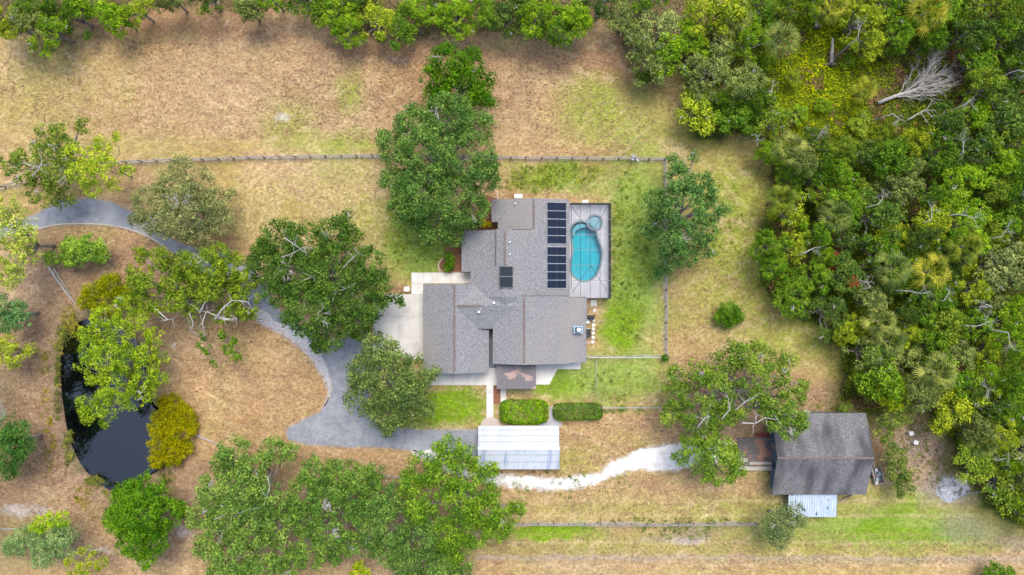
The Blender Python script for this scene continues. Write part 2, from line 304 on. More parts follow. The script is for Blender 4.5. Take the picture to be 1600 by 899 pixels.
# ------------------------------------------------------------------ ground
def build_ground():
    xs = np.concatenate([[-700,-400,-250,-160,-120], np.arange(-98, 98.01, .27), [120,160,250,400,700]])
    ys = np.concatenate([[-700,-400,-250,-140,-90], np.arange(-60, 60.01, .27), [90,140,250,400,700]])
    X, Y = np.meshgrid(xs, ys); nx, ny = len(xs), len(ys)
    wx = X + 3.0*(fbm(X, Y, 3.5, 11)-.5) + 1.2*(fbm(X, Y, .9, 15, 3)-.5); wy = Y + 3.0*(fbm(X, Y, 3.5, 21)-.5) + 1.2*(fbm(X, Y, .9, 25, 3)-.5)
    PX = wx*10+800; PY = 449.5-wy*10
    def blob(cx, cy, rx, ry, rot=0, soft=.5):
        a = R(rot); dx = PX-cx; dy = PY-cy; u = (dx*math.cos(a)+dy*math.sin(a))/rx; v = (-dx*math.sin(a)+dy*math.cos(a))/ry
        d = np.sqrt(u*u+v*v); return np.clip((1+soft-d)/(2*soft), 0, 1)**1.3
    def box(x0, x1, y0, y1, s=12):
        f = lambda t: np.clip(t/s+.5, 0, 1)
        return f(PX-x0)*f(x1-PX)*f(PY-y0)*f(y1-PY)
    n1 = fbm(X, Y, 14, 31); n2 = fbm(X, Y, 5, 41); n3 = fbm(X, Y, 1.3, 51, 3); n4 = fbm(X*.35, Y, 1.6, 61, 3)
    c = lambda *a: np.array(a)[None, None, :]
    mix = lambda A, B, t: A*(1-t[..., None]) + B*t[..., None]
    tan = c(.45,.30,.14); pink = c(.43,.30,.165); khaki = c(.37,.32,.105); straw = c(.60,.46,.27); brown = c(.24,.135,.08)
    col = np.ones(X.shape+(3,))*tan
    col = mix(col, pink, np.clip((n1-.45)*4, 0, 1)); col = mix(col, khaki, np.clip((n2-.5)*4, 0, 1)*.7)
    # wide tonal areas
    for a in ((430,130,150,75),(330,160,120,50),(480,60,90,40),(860,110,120,45),(840,200,60,40),(650,200,80,35)): col = mix(col, pink*1.05, blob(*a)*.6)
    for a in ((60,150,120,90),(230,230,200,20),(470,330,110,60),(400,310,80,35),(1000,200,120,60),(1150,430,90,120),(960,790,200,30),(1250,800,180,40),(1130,260,60,60)): col = mix(col, khaki*1.05, blob(*a)*.6)
    for a in ((420,590,80,70),(560,720,90,22),(310,590,40,40),(1000,770,190,22)): col = mix(col, c(.46,.305,.155), blob(*a)*.75)
    for a in ((150,30,160,25),(330,40,200,22),(560,80,70,15),(680,85,90,18),(880,95,110,22),(980,110,60,40),(1050,150,40,25),(1160,80,50,50),(700,140,80,60)): col = mix(col, brown*1.25, blob(*a)*.6)
    # leaf litter round the pond and under the trees
    for a in ((70,620,55,120),(60,480,60,90),(150,700,90,110),(100,420,90,60),(230,400,90,40),(280,500,60,80),(60,780,100,60),(270,760,60,90),(480,800,200,90),(690,850,130,40),(1150,640,110,80),(1300,620,90,26),(1400,700,40,60),(1480,690,50,70),(1560,830,60,50),(1210,780,40,40),(1290,655,40,20)): col = mix(col, c(.30,.20,.135), blob(*a)*.65)
    for a in ((215,860,100,30),(60,860,90,30),(40,440,40,40),(1420,720,30,30)): col = mix(col, c(.36,.27,.19), blob(*a)*.5)
    # grass
    G = c(.135,.215,.03); GB = c(.175,.295,.014); GY = c(.27,.32,.05); GL = c(.25,.35,.07)
    yg = [(660,385,50,60,0,.7),(870,275,70,22,0,.9),(840,265,60,12,0,.5),(550,240,80,20,0,.45),(470,230,70,14,0,.35),(545,150,26,34,0,.95),(455,190,44,40,0,.7),(545,220,60,18,0,.8),(930,165,60,50,0,.85),(1010,150,50,50,0,.4),(950,210,80,20,0,.4),(1130,330,60,80,0,.85),(1150,420,70,90,0,.6),(1180,440,40,80,0,.45),(1240,520,80,50,0,.8),(870,262,80,14,0,.5),(1080,490,60,50,0,.35),(900,720,40,30,0,.5),(530,270,70,24,0,.5),(650,385,60,55,0,.95),(590,340,60,50,0,.7),(1000,330,55,90,0,.75),(1050,230,50,40,0,.4),(850,850,200,22,0,.5),(1180,850,250,20,0,.35),(1350,820,230,50,0,.9),(1470,835,90,30,0,.8),(1000,590,60,35,0,.6),(300,260,60,15,0,.3),(110,300,60,12,0,.3),(650,655,110,14,0,.6),(1040,790,200,16,0,.3),(1150,300,60,50,0,.4),(1300,545,60,40,0,.4),(1230,740,200,15,0,.3),(30,850,60,40,0,.3)]
    for a in yg: col = mix(col, GY, blob(a[0],a[1],a[2],a[3],a[4])*a[5]*np.clip(.4+1.2*n3, 0, 1))
    lg = [(995,400,52,175,0,1.0),(900,285,60,16,0,.6),(655,395,60,50,0,.9),(900,590,100,40,0,.95),(970,600,70,40,0,.6),(1000,580,40,30,0,.35),(1370,825,170,28,0,.75),(870,270,30,14,0,.5),(650,660,60,12,0,.4),(1400,800,60,20,0,.4),(985,330,35,60,0,.5),(1560,860,60,10,0,.4)]
    for a in lg: col = mix(col, GL*.95, blob(a[0],a[1],a[2],a[3],a[4])*a[5])
    bg_ = [(968,505,34,46,0,.95),(975,440,26,50,0,.6),(700,635,62,34,0,1.0),(860,604,40,26,0,.7),(855,831,80,13,3,1.0),(1380,812,75,14,-25,.8),(1430,838,110,14,0,.7),(1160,430,10,10,0,.2),(835,290,40,14,0,.45),(880,260,26,10,0,.4),(1490,838,50,14,0,.5),(1010,410,34,40,0,.5)]
    for a in bg_: col = mix(col, GB if a[5] > .6 else G*1.3, np.clip(blob(a[0],a[1],a[2],a[3],a[4],.35)*a[5]*(.7+.6*n3), 0, 1))
    # shaggy dark weeds in the lawn
    wd = box(790,1035,255,320)+box(950,1035,320,560)+box(590,720,330,430)
    col = mix(col, G*.6, np.clip((n3-.66)*7, 0, 1)*np.clip(wd, 0, 1)*.4)
    # swept, streaky dry grass: short strokes along two mowing directions
    for (ang, sd_, wgt, dark) in ((-25, 71, .55, 0), (35, 72, .45, 0), (-20, 73, .5, 1), (4, 74, .35, 1)):
        ca, sa = math.cos(R(ang)), math.sin(R(ang)); u, v = X*ca+Y*sa, -X*sa+Y*ca
        st = fbm(u*.22, v, .55, sd_, 3); msk = np.clip((fbm(X, Y, 9, sd_+20, 2)-.42)*5, 0, 1)
        col = mix(col, (brown*1.1 if dark else straw), np.clip((st-.56)*6, 0, 1)*msk*wgt*np.clip(1.15-np.clip((col[..., 1]-col[..., 0])*12, 0, 1), 0, 1))
    # ruts, bare strips under the fences, sandy spots
    line = lambda P, wd: np.clip(1-sdist(px2(P), wx*.25+X*.75, wy*.25+Y*.75, False)/wd, 0, 1)
    grey = c(.40,.35,.31)
    for P, wd_, s in (([(200,255),(400,248),(590,245),(790,248),(1037,250)],.35,.8),([(1040,250),(1040,553)],.45,.75),([(820,818),(1180,818)],.4,.7),([(750,872),(900,873),(1080,870),(1300,873),(1600,874)],.5,.6),
                      ([(860,868),(1080,878),(1600,880)],.25,.4),([(916,558),(1037,558)],.3,.7),([(0,297),(40,285)],.4,.5),([(1000,843),(1100,845)],.6,.35)):
        col = mix(col, grey, line(P, wd_)*s)
    for k in range(14):      # mowing arcs in the top field
        rr = 8+k*1.5; a = np.abs(np.hypot(wx+52, wy-8.)-rr); col = mix(col, straw, np.clip(1-a/.35, 0, 1)*.6*box(180,560,60,240,60)*np.clip(2*n2-.4, 0, 1))
        a2 = np.abs(np.hypot(wx+33, wy-10.)-rr*.5); col = mix(col, straw, np.clip(1-a2/.3, 0, 1)*.6*box(380,600,240,400,30))
        a3 = np.abs(np.hypot(wx-2, wy+60+rr)-30); col = mix(col, straw, np.clip(1-a3/.22, 0, 1)*.3*box(800,1200,750,815,10))
    for k, yy in enumerate((770,783,795,806,835,848,858,884,893)):
        col = mix(col, straw if k % 2 else khaki, np.clip(1-np.abs(Y-WY(yy)-.3*(n2-.5))/.4, 0, 1)*.35*box(790,1640,750,900,10))
    for a in ((1080,845,26,7),(270,535,5,5),(285,835,14,8),(40,800,30,8),(5,650,6,14),(155,860,20,5),(440,176,10,8)): col = mix(col, c(.6,.58,.57), blob(*a)*.55)
    for a in ((1085,835,45,14),(1520,825,50,26),(1590,850,30,18),(620,90,20,7)): col = mix(col, c(.25,.21,.2), blob(*a)*.45)
    # ash ground by the burn pile, mulch at the house
    col = mix(col, c(.3,.28,.27), blob(1488,760,48,30)*.8); col = mix(col, c(.27,.24,.22), blob(1445,690,40,30)*.6)
    sp = sdist(SAND, X+.9*(fbm(X, Y, .7, 91, 3)-.5), Y+.9*(fbm(X, Y, .7, 92, 3)-.5)); col = mix(col, c(.66,.64,.62), np.clip(.35-sp/.7, 0, 1)*np.clip(.55+n3, 0, 1))
    gp = sdist(GRAVEL, X+.8*(fbm(X, Y, .6, 93, 3)-.5), Y+.8*(fbm(X, Y, .6, 94, 3)-.5)); col = mix(col, c(.45,.44,.45), np.clip(.6-gp/.5, 0, 1)*.85)
    rp = sdist(ROADW, X, Y); col = mix(col, c(.36,.33,.32), np.clip(1-np.abs(rp)/.5, 0, 1)*.5)
    # the wood floor
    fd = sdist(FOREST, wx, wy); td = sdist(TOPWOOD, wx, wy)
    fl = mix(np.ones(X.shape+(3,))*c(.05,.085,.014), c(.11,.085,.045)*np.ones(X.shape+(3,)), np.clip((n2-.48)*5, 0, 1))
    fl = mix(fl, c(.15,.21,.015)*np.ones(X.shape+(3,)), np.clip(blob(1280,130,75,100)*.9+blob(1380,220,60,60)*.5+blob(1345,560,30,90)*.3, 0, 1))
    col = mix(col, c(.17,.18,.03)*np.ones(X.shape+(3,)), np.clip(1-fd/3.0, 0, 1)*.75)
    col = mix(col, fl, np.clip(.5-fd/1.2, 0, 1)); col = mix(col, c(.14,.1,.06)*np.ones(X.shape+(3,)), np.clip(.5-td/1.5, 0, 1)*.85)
    # pond bank
    pd0 = sdist(POND, X, Y); pd = sdist(POND, X+1.1*(fbm(X, Y, 1.6, 95, 3)-.5), Y+1.1*(fbm(X, Y, 1.6, 96, 3)-.5))
    col = mix(col, c(.22,.165,.12), np.clip(1-np.abs(pd-.6)/2.0, 0, 1)*(.25+.75*np.clip((n2-.3)*3, 0, 1))); col = mix(col, c(.085,.07,.045), np.clip(.6-pd/.9, 0, 1)); col = mix(col, c(.14,.15,.03), np.clip(1-np.abs(pd-.5)/.7, 0, 1)*np.clip((n2-.45)*6, 0, 1)*.8)
    col = col*(.80+.40*n3)[..., None]*(.93+.14*n4)[..., None]
    Z = np.where(pd < 1.6, -.35-.9*np.clip((1.6-pd)/3.2, 0, 1)+.35*np.clip(pd/1.6, 0, 1), 0.) 
    Z = np.where(pd < 1.6, -1.1*np.clip((1.6-pd)/2.6, 0, 1)**1.3, 0.)
    out_ = np.clip((np.maximum(np.abs(X)-96, (np.abs(Y)-57)))/6, 0, 1); col = mix(col, c(.30,.24,.10)*np.ones(X.shape+(3,)), out_)
    poolP = np.array(POOLB); ins = (X > poolP[0]) & (X < poolP[1]) & (Y > poolP[2]) & (Y < poolP[3])
    Z = np.where(ins, -2.2, Z)
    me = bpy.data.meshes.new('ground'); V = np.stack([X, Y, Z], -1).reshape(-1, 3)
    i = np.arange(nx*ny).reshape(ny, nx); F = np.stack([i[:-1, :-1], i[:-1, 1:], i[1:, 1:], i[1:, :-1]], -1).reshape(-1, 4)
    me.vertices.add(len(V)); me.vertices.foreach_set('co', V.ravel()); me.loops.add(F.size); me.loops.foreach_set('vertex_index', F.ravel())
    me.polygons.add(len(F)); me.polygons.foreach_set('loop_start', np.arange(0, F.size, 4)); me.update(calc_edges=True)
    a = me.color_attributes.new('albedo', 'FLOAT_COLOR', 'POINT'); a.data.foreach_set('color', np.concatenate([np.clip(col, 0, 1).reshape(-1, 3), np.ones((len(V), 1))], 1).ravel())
    me.polygons.foreach_set('use_smooth', np.ones(len(F), bool))
    m, n, b = new_mat('ground_grass'); L = n.links
    at = N(n, 'ShaderNodeAttribute', attribute_name='albedo'); tc = N(n, 'ShaderNodeTexCoord')
    na = N(n, 'ShaderNodeTexNoise', Scale=1.9, Detail=8.0, Roughness=.75); L.new(tc.outputs['Object'], na.inputs['Vector'])
    mp = N(n, 'ShaderNodeMapping'); mp.inputs['Rotation'].default_value = (0, 0, R(28)); mp.inputs['Scale'].default_value = (1.2, 5.5, 1)
    nb = N(n, 'ShaderNodeTexNoise', Scale=1.0, Detail=5.0, Roughness=.7); nb.inputs['Distortion'].default_value = 1.2
    L.new(tc.outputs['Object'], mp.inputs[0]); L.new(mp.outputs[0], nb.inputs['Vector'])
    ra = N(n, 'ShaderNodeMapRange'); ra.inputs[1].default_value = .3; ra.inputs[2].default_value = .7; ra.inputs[3].default_value = .5; ra.inputs[4].default_value = 1.5; L.new(na.outputs[0], ra.inputs[0])
    rb = N(n, 'ShaderNodeMapRange'); rb.inputs[1].default_value = .3; rb.inputs[2].default_value = .7; rb.inputs[3].default_value = .78; rb.inputs[4].default_value = 1.25; L.new(nb.outputs[0], rb.inputs[0])
    mm = N(n, 'ShaderNodeMath', operation='MULTIPLY'); L.new(ra.outputs[0], mm.inputs[0]); L.new(rb.outputs[0], mm.inputs[1])
    vs = N(n, 'ShaderNodeVectorMath', operation='SCALE'); L.new(at.outputs['Color'], vs.inputs[0]); L.new(mm.outputs[0], vs.inputs['Scale'])
    L.new(vs.outputs[0], b.inputs['Base Color']); b.inputs['Roughness'].default_value = 1; b.inputs['Specular IOR Level'].default_value = .1
    bp = N(n, 'ShaderNodeBump'); bp.inputs['Distance'].default_value = .15; bp.inputs['Strength'].default_value = .7; L.new(mm.outputs[0], bp.inputs['Height']); L.new(bp.outputs[0], b.inputs['Normal'])
    me.materials.append(m); o = bpy.data.objects.new('ground', me); C.objects.link(o)
    tag(o, 'dry tan grass field with green patches and leaf litter', 'ground', kind='structure')
DZ = .12
POOLB = (WX(892), WX(950), WY(458), WY(325))
build_ground()

def offs_in(P, d):
    P = [np.array(p) for p in P]; n = len(P); out = []
    A = sum(P[i][0]*P[(i+1) % n][1]-P[(i+1) % n][0]*P[i][1] for i in range(n)); s_ = 1 if A > 0 else -1
    for i in range(n):
        t = P[(i+1) % n]-P[i-1]; t = t/(np.linalg.norm(t)+1e-9); q = P[i]-s_*d*np.array([t[1], -t[0]])
        out.append(tuple(q))
    return out
def sheet(name, P, z, mat, label, cat, amp=0, seed=0):
    import bmesh
    if amp: P = rough_edge(P, amp, seed)
    bm = bmesh.new(); vs = [bm.verts.new((x, y, z)) for x, y in P]; f = bm.faces.new(vs); bmesh.ops.triangulate(bm, faces=[f], ngon_method='EAR_CLIP')
    bm.normal_update()
    for f in bm.faces:
        if f.normal.z < 0: f.normal_flip()
    me = bpy.data.meshes.new(name); bm.to_mesh(me); bm.free(); me.materials.append(mat)
    o = bpy.data.objects.new(name, me); C.objects.link(o); return tag(o, label, cat, kind='structure')
sheet('driveway', ROADW, .012, M['asphalt'], 'blue-grey asphalt driveway curving past the pond to the carport', 'driveway', .35, 3)
sheet('gravel_edge', offs_in(GRAVEL, .25), .020, M['gravel'], 'pale gravel shoulder along the inner bend of the driveway', 'gravel', .5, 5)
sheet('sand_path', offs_in(SAND, .35), .016, M['sand'], 'white sand path leading to the barn', 'path', 1.0, 7)
KERB = px2(smooth([(60,358),(85,352),(112,350),(160,351),(200,358),(236,372),(262,390)], 5, False)); mbk = MB()
for i in range(len(KERB)-1): mbk.beam((*KERB[i], .04), (*KERB[i+1], .04), .22, .12)
tag(mbk.build('kerb', M['palewood']), 'low pale timber kerb along the inner side of the driveway', 'kerb', kind='structure')
def flat(name, pts, z, mat, label, cat):      # a raised slab in plan, sides included
    mb = MB(); mb.slab(px2(pts), -.05, z, 0); return tag(mb.build(name, mat), label, cat, kind='structure')
pm = MB(); n_ = 0
pw = sheet('pond', POND, -.42, M['pond'], 'dark still pond reflecting the sky and trees', 'pond')

# concrete flatwork: cast panels with open joints
def panels(name, rects, mat, label, z=.06):
    mb = MB()
    for (x0, x1, y0, y1, nx, ny) in rects:
        X0, X1, Y0, Y1 = WX(x0), WX(x1), WY(y1), WY(y0)
        for i in range(nx):
            for j in range(ny):
                mb.box(X0+(X1-X0)*i/nx+.015, X0+(X1-X0)*(i+1)/nx-.015, Y0+(Y1-Y0)*j/ny+.015, Y0+(Y1-Y0)*(j+1)/ny-.015, -.05, z)
    return tag(mb.build(name, mat), label, 'pavement', kind='structure')
panels('parking_pad', [(583,667,460,495,1,1),(583,667,495,561,2,2)], M['concrete'], 'pale concrete parking pad in front of the garage')
panels('side_walkway', [(643,662,426,443,1,1),(643,662,443,460,1,1),(662,748,426,443,4,1)], M['concrete_white'], 'white concrete walkway to the side entry', .075)
panels('front_walkway', [(662,778,575,602,5,1),(760,771,602,655,1,5),(782,791,602,629,1,3)], M['concrete_white'], 'white concrete front walk between house and carport', .07)
mb = MB(); mb.slab(px2([(778,560),(907,560),(907,577),(871,577),(858,601),(778,601)]), -.05, .065)
tag(mb.build('porch_slab', M['concrete_white']), 'white concrete slab under and beside the front porch', 'pavement', kind='structure')
flat('side_passage', [(757,512),(778,512),(778,575),(757,575)], .05, M['asphalt'], 'dark narrow passage between the two roof wings', 'passage')  # dark slab colour carries the shade of the gap
flat('planting_bed', [(771,603),(782,603),(782,631),(771,631)], .05, M['mulch'], 'red mulch planting bed between the front walks', 'bed')
flat('planting_bed', smooth([(700,382),(722,380),(722,424),(700,424),(690,422),(686,412),(692,402)], 3), .045, M['mulch'], 'red mulch bed at the side entry', 'bed')
flat('planting_bed', [(735,362),(772,362),(782,348),(780,312),(760,305),(748,325)], .045, M['mulch'], 'red mulch bed at the upper left corner of the house', 'bed')

# ------------------------------------------------------------------ house
house = thing('house', W(800, 470), 'large single-storey house with grey shingle roofs and solar panels', 'house')
def profile_roof(mb, prof, a0, a1, axis, base=.22):
    """prof: [(px, z)...] across the ridge; a0..a1 along it (px, measured at 3.8 m). axis 'y' = ridge runs up-down in plan"""
    cr = (WX if axis == 'y' else WY); al = (WY if axis == 'y' else WX)
    A0, A1 = al(a0, 3.8), al(a1, 3.8)
    pts = [(cr(p, z), z) for p, z in prof]; n = len(pts)
    mk = (lambda c, a, z: (c, a, z)) if axis == 'y' else (lambda c, a, z: (a, c, z))
    top = [mk(c, a, z) for a in (A0, A1) for c, z in pts]; bot = [mk(c, a, z-base) for a in (A0, A1) for c, z in pts]
    vs = top+bot
    up = lambda f: f if np.cross(np.subtract(vs[f[1]], vs[f[0]]), np.subtract(vs[f[2]], vs[f[0]]))[2] > 0 else f[::-1]
    mb.add(vs, [up((i, i+1, n+i+1, n+i)) for i in range(n-1)], 0)
    fs = [(2*n+i, 2*n+i+1, 3*n+i+1, 3*n+i) for i in range(n-1)]
    fs += [(i, i+1, 2*n+i+1, 2*n+i) for i in range(n-1)] + [(n+i, n+i+1, 3*n+i+1, 3*n+i) for i in range(n-1)]
    fs += [(0, n, 3*n, 2*n), (n-1, 2*n-1, 4*n-1, 3*n-1)]
    mb.add(vs, fs, 1)
rf = MB()
profile_roof(rf, [(661,3.0),(710,4.9),(764,2.95)], 444, 583, 'y')                                # garage wing
profile_roof(rf, [(446,3.72),(478,4.86),(514,3.55)], 712, 741, 'x')                              # cross gable
profile_roof(rf, [(424,2.97),(478,4.861),(514,3.551)], 741, 812, 'x')
profile_roof(rf, [(721,2.9),(776,4.45)], 360, 425, 'y')                                         # west slope
profile_roof(rf, [(775,4.95),(789,5.4),(888,2.9)], 359.5, 416, 'y')                              # main ridge
profile_roof(rf, [(735,3.5),(789,5.398),(888,2.9)], 416, 464, 'y')
profile_roof(rf, [(768,2.75),(834,4.26),(888,2.9)], 310.5, 346, 'y')                             # upper wing
profile_roof(rf, [(778,2.98),(834,4.26),(888,2.9)], 346, 359.5, 'y')
profile_roof(rf, [(770,3.75),(819,5.1),(889,3.51)], 463, 569, 'y')                               # lower wing
profile_roof(rf, [(889,3.51),(916,2.9)], 465.5, 567.5, 'y')
def P3(px, py, z): return (WX(px, z), WY(py, 3.8), z)
rf.add([P3(745,463.9,3.86), P3(789,463.9,5.398), P3(838,463.9,4.16), P3(789,497,3.9)], [(0,3,1),(1,3,2)], 0)     # hip end of the main ridge
roof = rf.build('roof', [M['shingle_ns'], M['fascia']], house)
def ridge(px0, py0, px1, py1, z, parent=roof, w=.32):
    mb = MB(); a = (WX(px0, z), WY(py0, z)); b = (WX(px1, z), WY(py1, z))
    L = math.hypot(b[0]-a[0], b[1]-a[1]); k = max(2, int(L/.45))
    for i in range(k):
        t0, t1 = i/k, (i+.96)/k
        mb.beam((a[0]+(b[0]-a[0])*t0, a[1]+(b[1]-a[1])*t0, z+.012), (a[0]+(b[0]-a[0])*t1, a[1]+(b[1]-a[1])*t1, z+.03), w, .05)
    return mb.build('ridge_cap', M['ridge'], parent)
ridge(710,445,710,582,4.9); ridge(714,478,752,478,4.86); ridge(789,361,789,415,5.4); ridge(834,312,834,358,4.26); ridge(819,465,819,567,5.1)
# dark strips added as shadow lines where a higher roof meets a lower one
for a, b, z0, z1 in (((775,360),(775,416),4.97,4.97),((800,359),(832,359),5.15,4.33),((815,462.6),(888,462.6),5.0,3.55),((742,514.3),(764,514.3),3.57,3.57)):
    mb = MB(); mb.beam(W(*a, z0), W(*b, z1), .07, .05); mb.build('shadow_line', M['bronze'], roof)
def vent(px, py, z, r=.09, h=.35):
    mb = MB(); x, y, _ = W(px, py, z); mb.cyl(x, y, z-.2, z+h, r, n=10); mb.cyl(x, y, z+h, z+h+.08, r*1.6, r*1.2, n=10)
    mb.build('vent_pipe', M['white_paint'], roof)
for a in ((796.5,398,5.2),(796.5,379,5.2),(771.8,473.5,4.75,.12),(748.5,487.5,4.7,.13),(751,483,4.8,.06),(805,319,3.7,.08)): vent(*a)
# chimney
mb = MB(); x, y, _ = W(903, 515, 3.6); mb.box(x-.55, x+.55, y-.42, y+.42, 2.6, 4.0); ch = mb.build('chimney', M['bluecap'], roof)
mb.v = []; 
mb = MB(); mb.box(x-.68, x+.68, y-.55, y+.55, 4.0, 4.07, 0); mb.box(x-.45, x+.45, y-.36, y+.36, 4.07, 4.3, 1); mb.build('chimney_cap', [M['bluecap'], M['black']], house)
mb = MB(); mb.cyl(x+.05, y, 4.3, 4.55, .3, .27, 14); mb.cyl(x+.05, y, 4.55, 4.62, .33, .1, 14); mb.build('flue', M['white_paint'], house)
# skylight
mb = MB(); z = 5.62
x0, x1, y0, y1 = WX(780.5, z), WX(801.5, z), WY(449.5, z), WY(416, z)
mb.box(x0, x1, y0, y1, 4.6, z); sk = mb.build('skylight', M['gutter'], house)
for a, b in ((417,431.5),(433,448.7)):
    mb = MB(); mb.box(x0+.05, x1-.05, WY(b, z), WY(a, z), z, z+.03); mb.build('pane', M['glass'], sk)
# solar panels on the long east slope (it falls from 5.4 at px 789 to 2.9 at px 888)
def east_z(px): return 5.4-2.5*(px-789)/99
def solar(py0, py1):
    mb = MB(); z0, z1 = east_z(856)+.14, east_z(885)+.14
    A, B = np.array([WX(855.5, z0), 0, z0]), np.array([WX(884.5, z1), 0, z1]); Y0, Y1 = WY(py1, 3.4), WY(py0, 3.4)
    mid = (A+B)/2; g = .02
    for P, Q in ((A, mid-[g, 0, 0]), (mid+[g, 0, 0], B)):
        vs = [(P[0],Y0,P[2]),(Q[0],Y0,Q[2]),(Q[0],Y1,Q[2]),(P[0],Y1,P[2])]; vs += [(a, b, c-.06) for a, b, c in vs]
        mb.add(vs, [(0,1,2,3)], 0); mb.add(vs, [(4,7,6,5),(0,4,5,1),(1,5,6,2),(2,6,7,3),(3,7,4,0)], 0)
    mb.build('solar_panel', M['solar'], house)
ys = [317.5+12.9*i for i in range(5)] + [387+12.9*i for i in range(5)]
for yy in ys: solar(yy, yy+11.6)
mb = MB()
for yy in [317.5-1]+[317.5+12.9*i-.65 for i in range(1, 6)]+[387-1]+[387+12.9*i-.65 for i in range(1, 6)]:
    z0, z1 = east_z(856)+.09, east_z(885)+.09
    mb.beam((WX(855, z0), WY(yy, 3.4), z0), (WX(886, z1), WY(yy, 3.4), z1), .1, .08)
for xx in (854.6, 886.2):
    z = east_z(xx)+.1; 
    for a, b in ((316,382),(386,452)): mb.beam((WX(xx, z), WY(a, 3.4), z), (WX(xx, z), WY(b, 3.4), z), .07, .07)
mb.build('panel_rail', M['rail_metal'], house)
# gutters
mb = MB()
for xa, ya, xb, yb, z in ((889.2,312,889.2,464,2.8),(889,464.8,916,464.8,3.0),(916.6,466,916.6,502,2.8)):
    mb.beam(W(xa, ya, z), W(xb, yb, z), .14, .12)
mb.build('gutter', M['gutter'], house)
# walls
wl = MB()
for (x0, x1, y0, y1, h) in ((666,758,450,575,2.78),(758.2,770,430,512,2.8),(726,770,366,418,2.7),(780,882,364,471,2.6),(786,882,316,363.8,2.5),(776,908,471.2,562,2.68)):
    wl.box(WX(x0, 0), WX(x1, 0), WY(y1, 0), WY(y0, 0), 0, h)
# raised gable infill under the higher roofs
wl.box(WX(779, 0)*1., WX(800, 0), WY(455, 0), WY(370, 0), 2.6, 4.2)
wl.build('wall', M['stucco'], house)
def opening(name, x, y, w_, h_, z, facing, mat, frame=True):
    mb = MB(); t = .05
    if facing in 'ew': s = 1 if facing == 'e' else -1; mb.box(x, x+s*t, y-w_/2, y+w_/2, z, z+h_)
    else: s = 1 if facing == 'n' else -1; mb.box(x-w_/2, x+w_/2, y, y+s*t, z, z+h_)
    o = mb.build(name, mat, house)
    if name == 'window':
        f = MB(); e = .06
        for (a, b, c, d) in ((-w_/2-e, w_/2+e, -e, 0), (-w_/2-e, w_/2+e, h_, h_+e), (-w_/2-e, -w_/2, 0, h_), (w_/2, w_/2+e, 0, h_), (-.02, .02, 0, h_)):
            if facing in 'ew': f.box(x, x+s*(t+.03), y+a, y+b, z+c, z+d)
            else: f.box(x+a, x+b, y, y+s*(t+.03), z+c, z+d)
        f.build('frame', M['white_paint'], o)
opening('garage_door', WX(666), WY(510), 4.9, 2.2, .05, 'w', M['white_paint'])
opening('garage_door', WX(666), WY(556), 2.6, 2.2, .05, 'w', M['white_paint'])
for px, py, fc in ((700,450,'n'),(726,390,'w'),(800,316,'n'),(850,316,'n'),(774,333,'w'),(700,575,'s'),(735,575,'s'),(875,562,'s'),(908,490,'e'),(908,545,'e'),(882,340,'e')):
    opening('window', WX(px), WY(py), 1.6, 1.2, .95, fc, M['glass'])
opening('door', WX(790), WY(562), 1.0, 2.1, .07, 's', M['red_paint']); opening('sliding_door', WX(882), WY(410), 3.6, 2.1, .12, 'e', M['glass'])
opening('door', WX(735), WY(450), 1.0, 2.1, .07, 'n', M['white_paint'])
# porch roof
mb = MB(); z = 2.75
P = [W(776, 569, z), W(837.5, 569, z), W(837.5, 608, z-.15), W(776, 608, z-.15)]
vs = P+[(a, b, c-.14) for a, b, c in P]
mb.add(vs, [(3,2,1,0)], 0); mb.add(vs, [(4,5,6,7),(0,1,5,4),(1,2,6,5),(2,3,7,6),(3,0,4,7)], 0)
for i in range(1, 14):
    xx = WX(776+61.5*i/14, z); mb.beam((xx, WY(569.5, z), z+.015), (xx, WY(607.5, z), z-.135), .05, .04, 0)
mb.build('porch_roof', M['porch'], house)
for xx in (778, 836):
    mb = MB(); mb.box(WX(xx, 0)-.07+(-.4 if xx > 800 else .3), WX(xx, 0)+.07+(-.4 if xx > 800 else .3), WY(603)-.07, WY(603)+.07, .06, 2.5); mb.build('porch_post', M['white_paint'], house)

# ------------------------------------------------------------------ pool, deck and cage
pool_px = smooth([(892.5,362),(895,353),(902,348),(911,347.5),(919,351),(926,357),(931,364),(933,372),(936,381),(939.5,391),(939.5,402),(937,415),(932,427),(925,435),(915,438.5),(905,437),(897,431),(892,422),(891.5,411),(895,399),(896,387),(893.5,375)], 5)
spa_c, spa_r = (929, 348), 10.5
def basin(mb, P, top, bot, m):
    n = len(P); A = sum(P[i][0]*P[(i+1) % n][1]-P[(i+1) % n][0]*P[i][1] for i in range(n)); P = P if A > 0 else P[::-1]
    vs = [(x, y, top) for x, y in P]+[(x, y, bot) for x, y in P]
    mb.add(vs, [(i, n+i, n+(i+1) % n, (i+1) % n) for i in range(n)], m); mb.add(vs, [tuple(range(n, 2*n))], m)
def ring(mb, P, Q, z0, z1, m=0):
    n = len(P); vs = [(x, y, z1) for x, y in P]+[(x, y, z1) for x, y in Q]+[(x, y, z0) for x, y in Q]+[(x, y, z0) for x, y in P]
    mb.add(vs, [q for i in range(n) for j in [(i+1) % n] for q in ((i, j, n+j, n+i), (n+i, n+j, 2*n+j, 2*n+i), (j, i, 3*n+i, 3*n+j))], m)
def offset(P, d):
    P = [np.array(p) for p in P]; n = len(P); out = []
    A = sum(P[i][0]*P[(i+1) % n][1]-P[(i+1) % n][0]*P[i][1] for i in range(n)); s = 1 if A > 0 else -1
    for i in range(n):
        t = P[(i+1) % n]-P[i-1]; t = t/(np.linalg.norm(t)+1e-9); out.append(tuple(P[i]+s*d*np.array([t[1], -t[0]])))
    return out
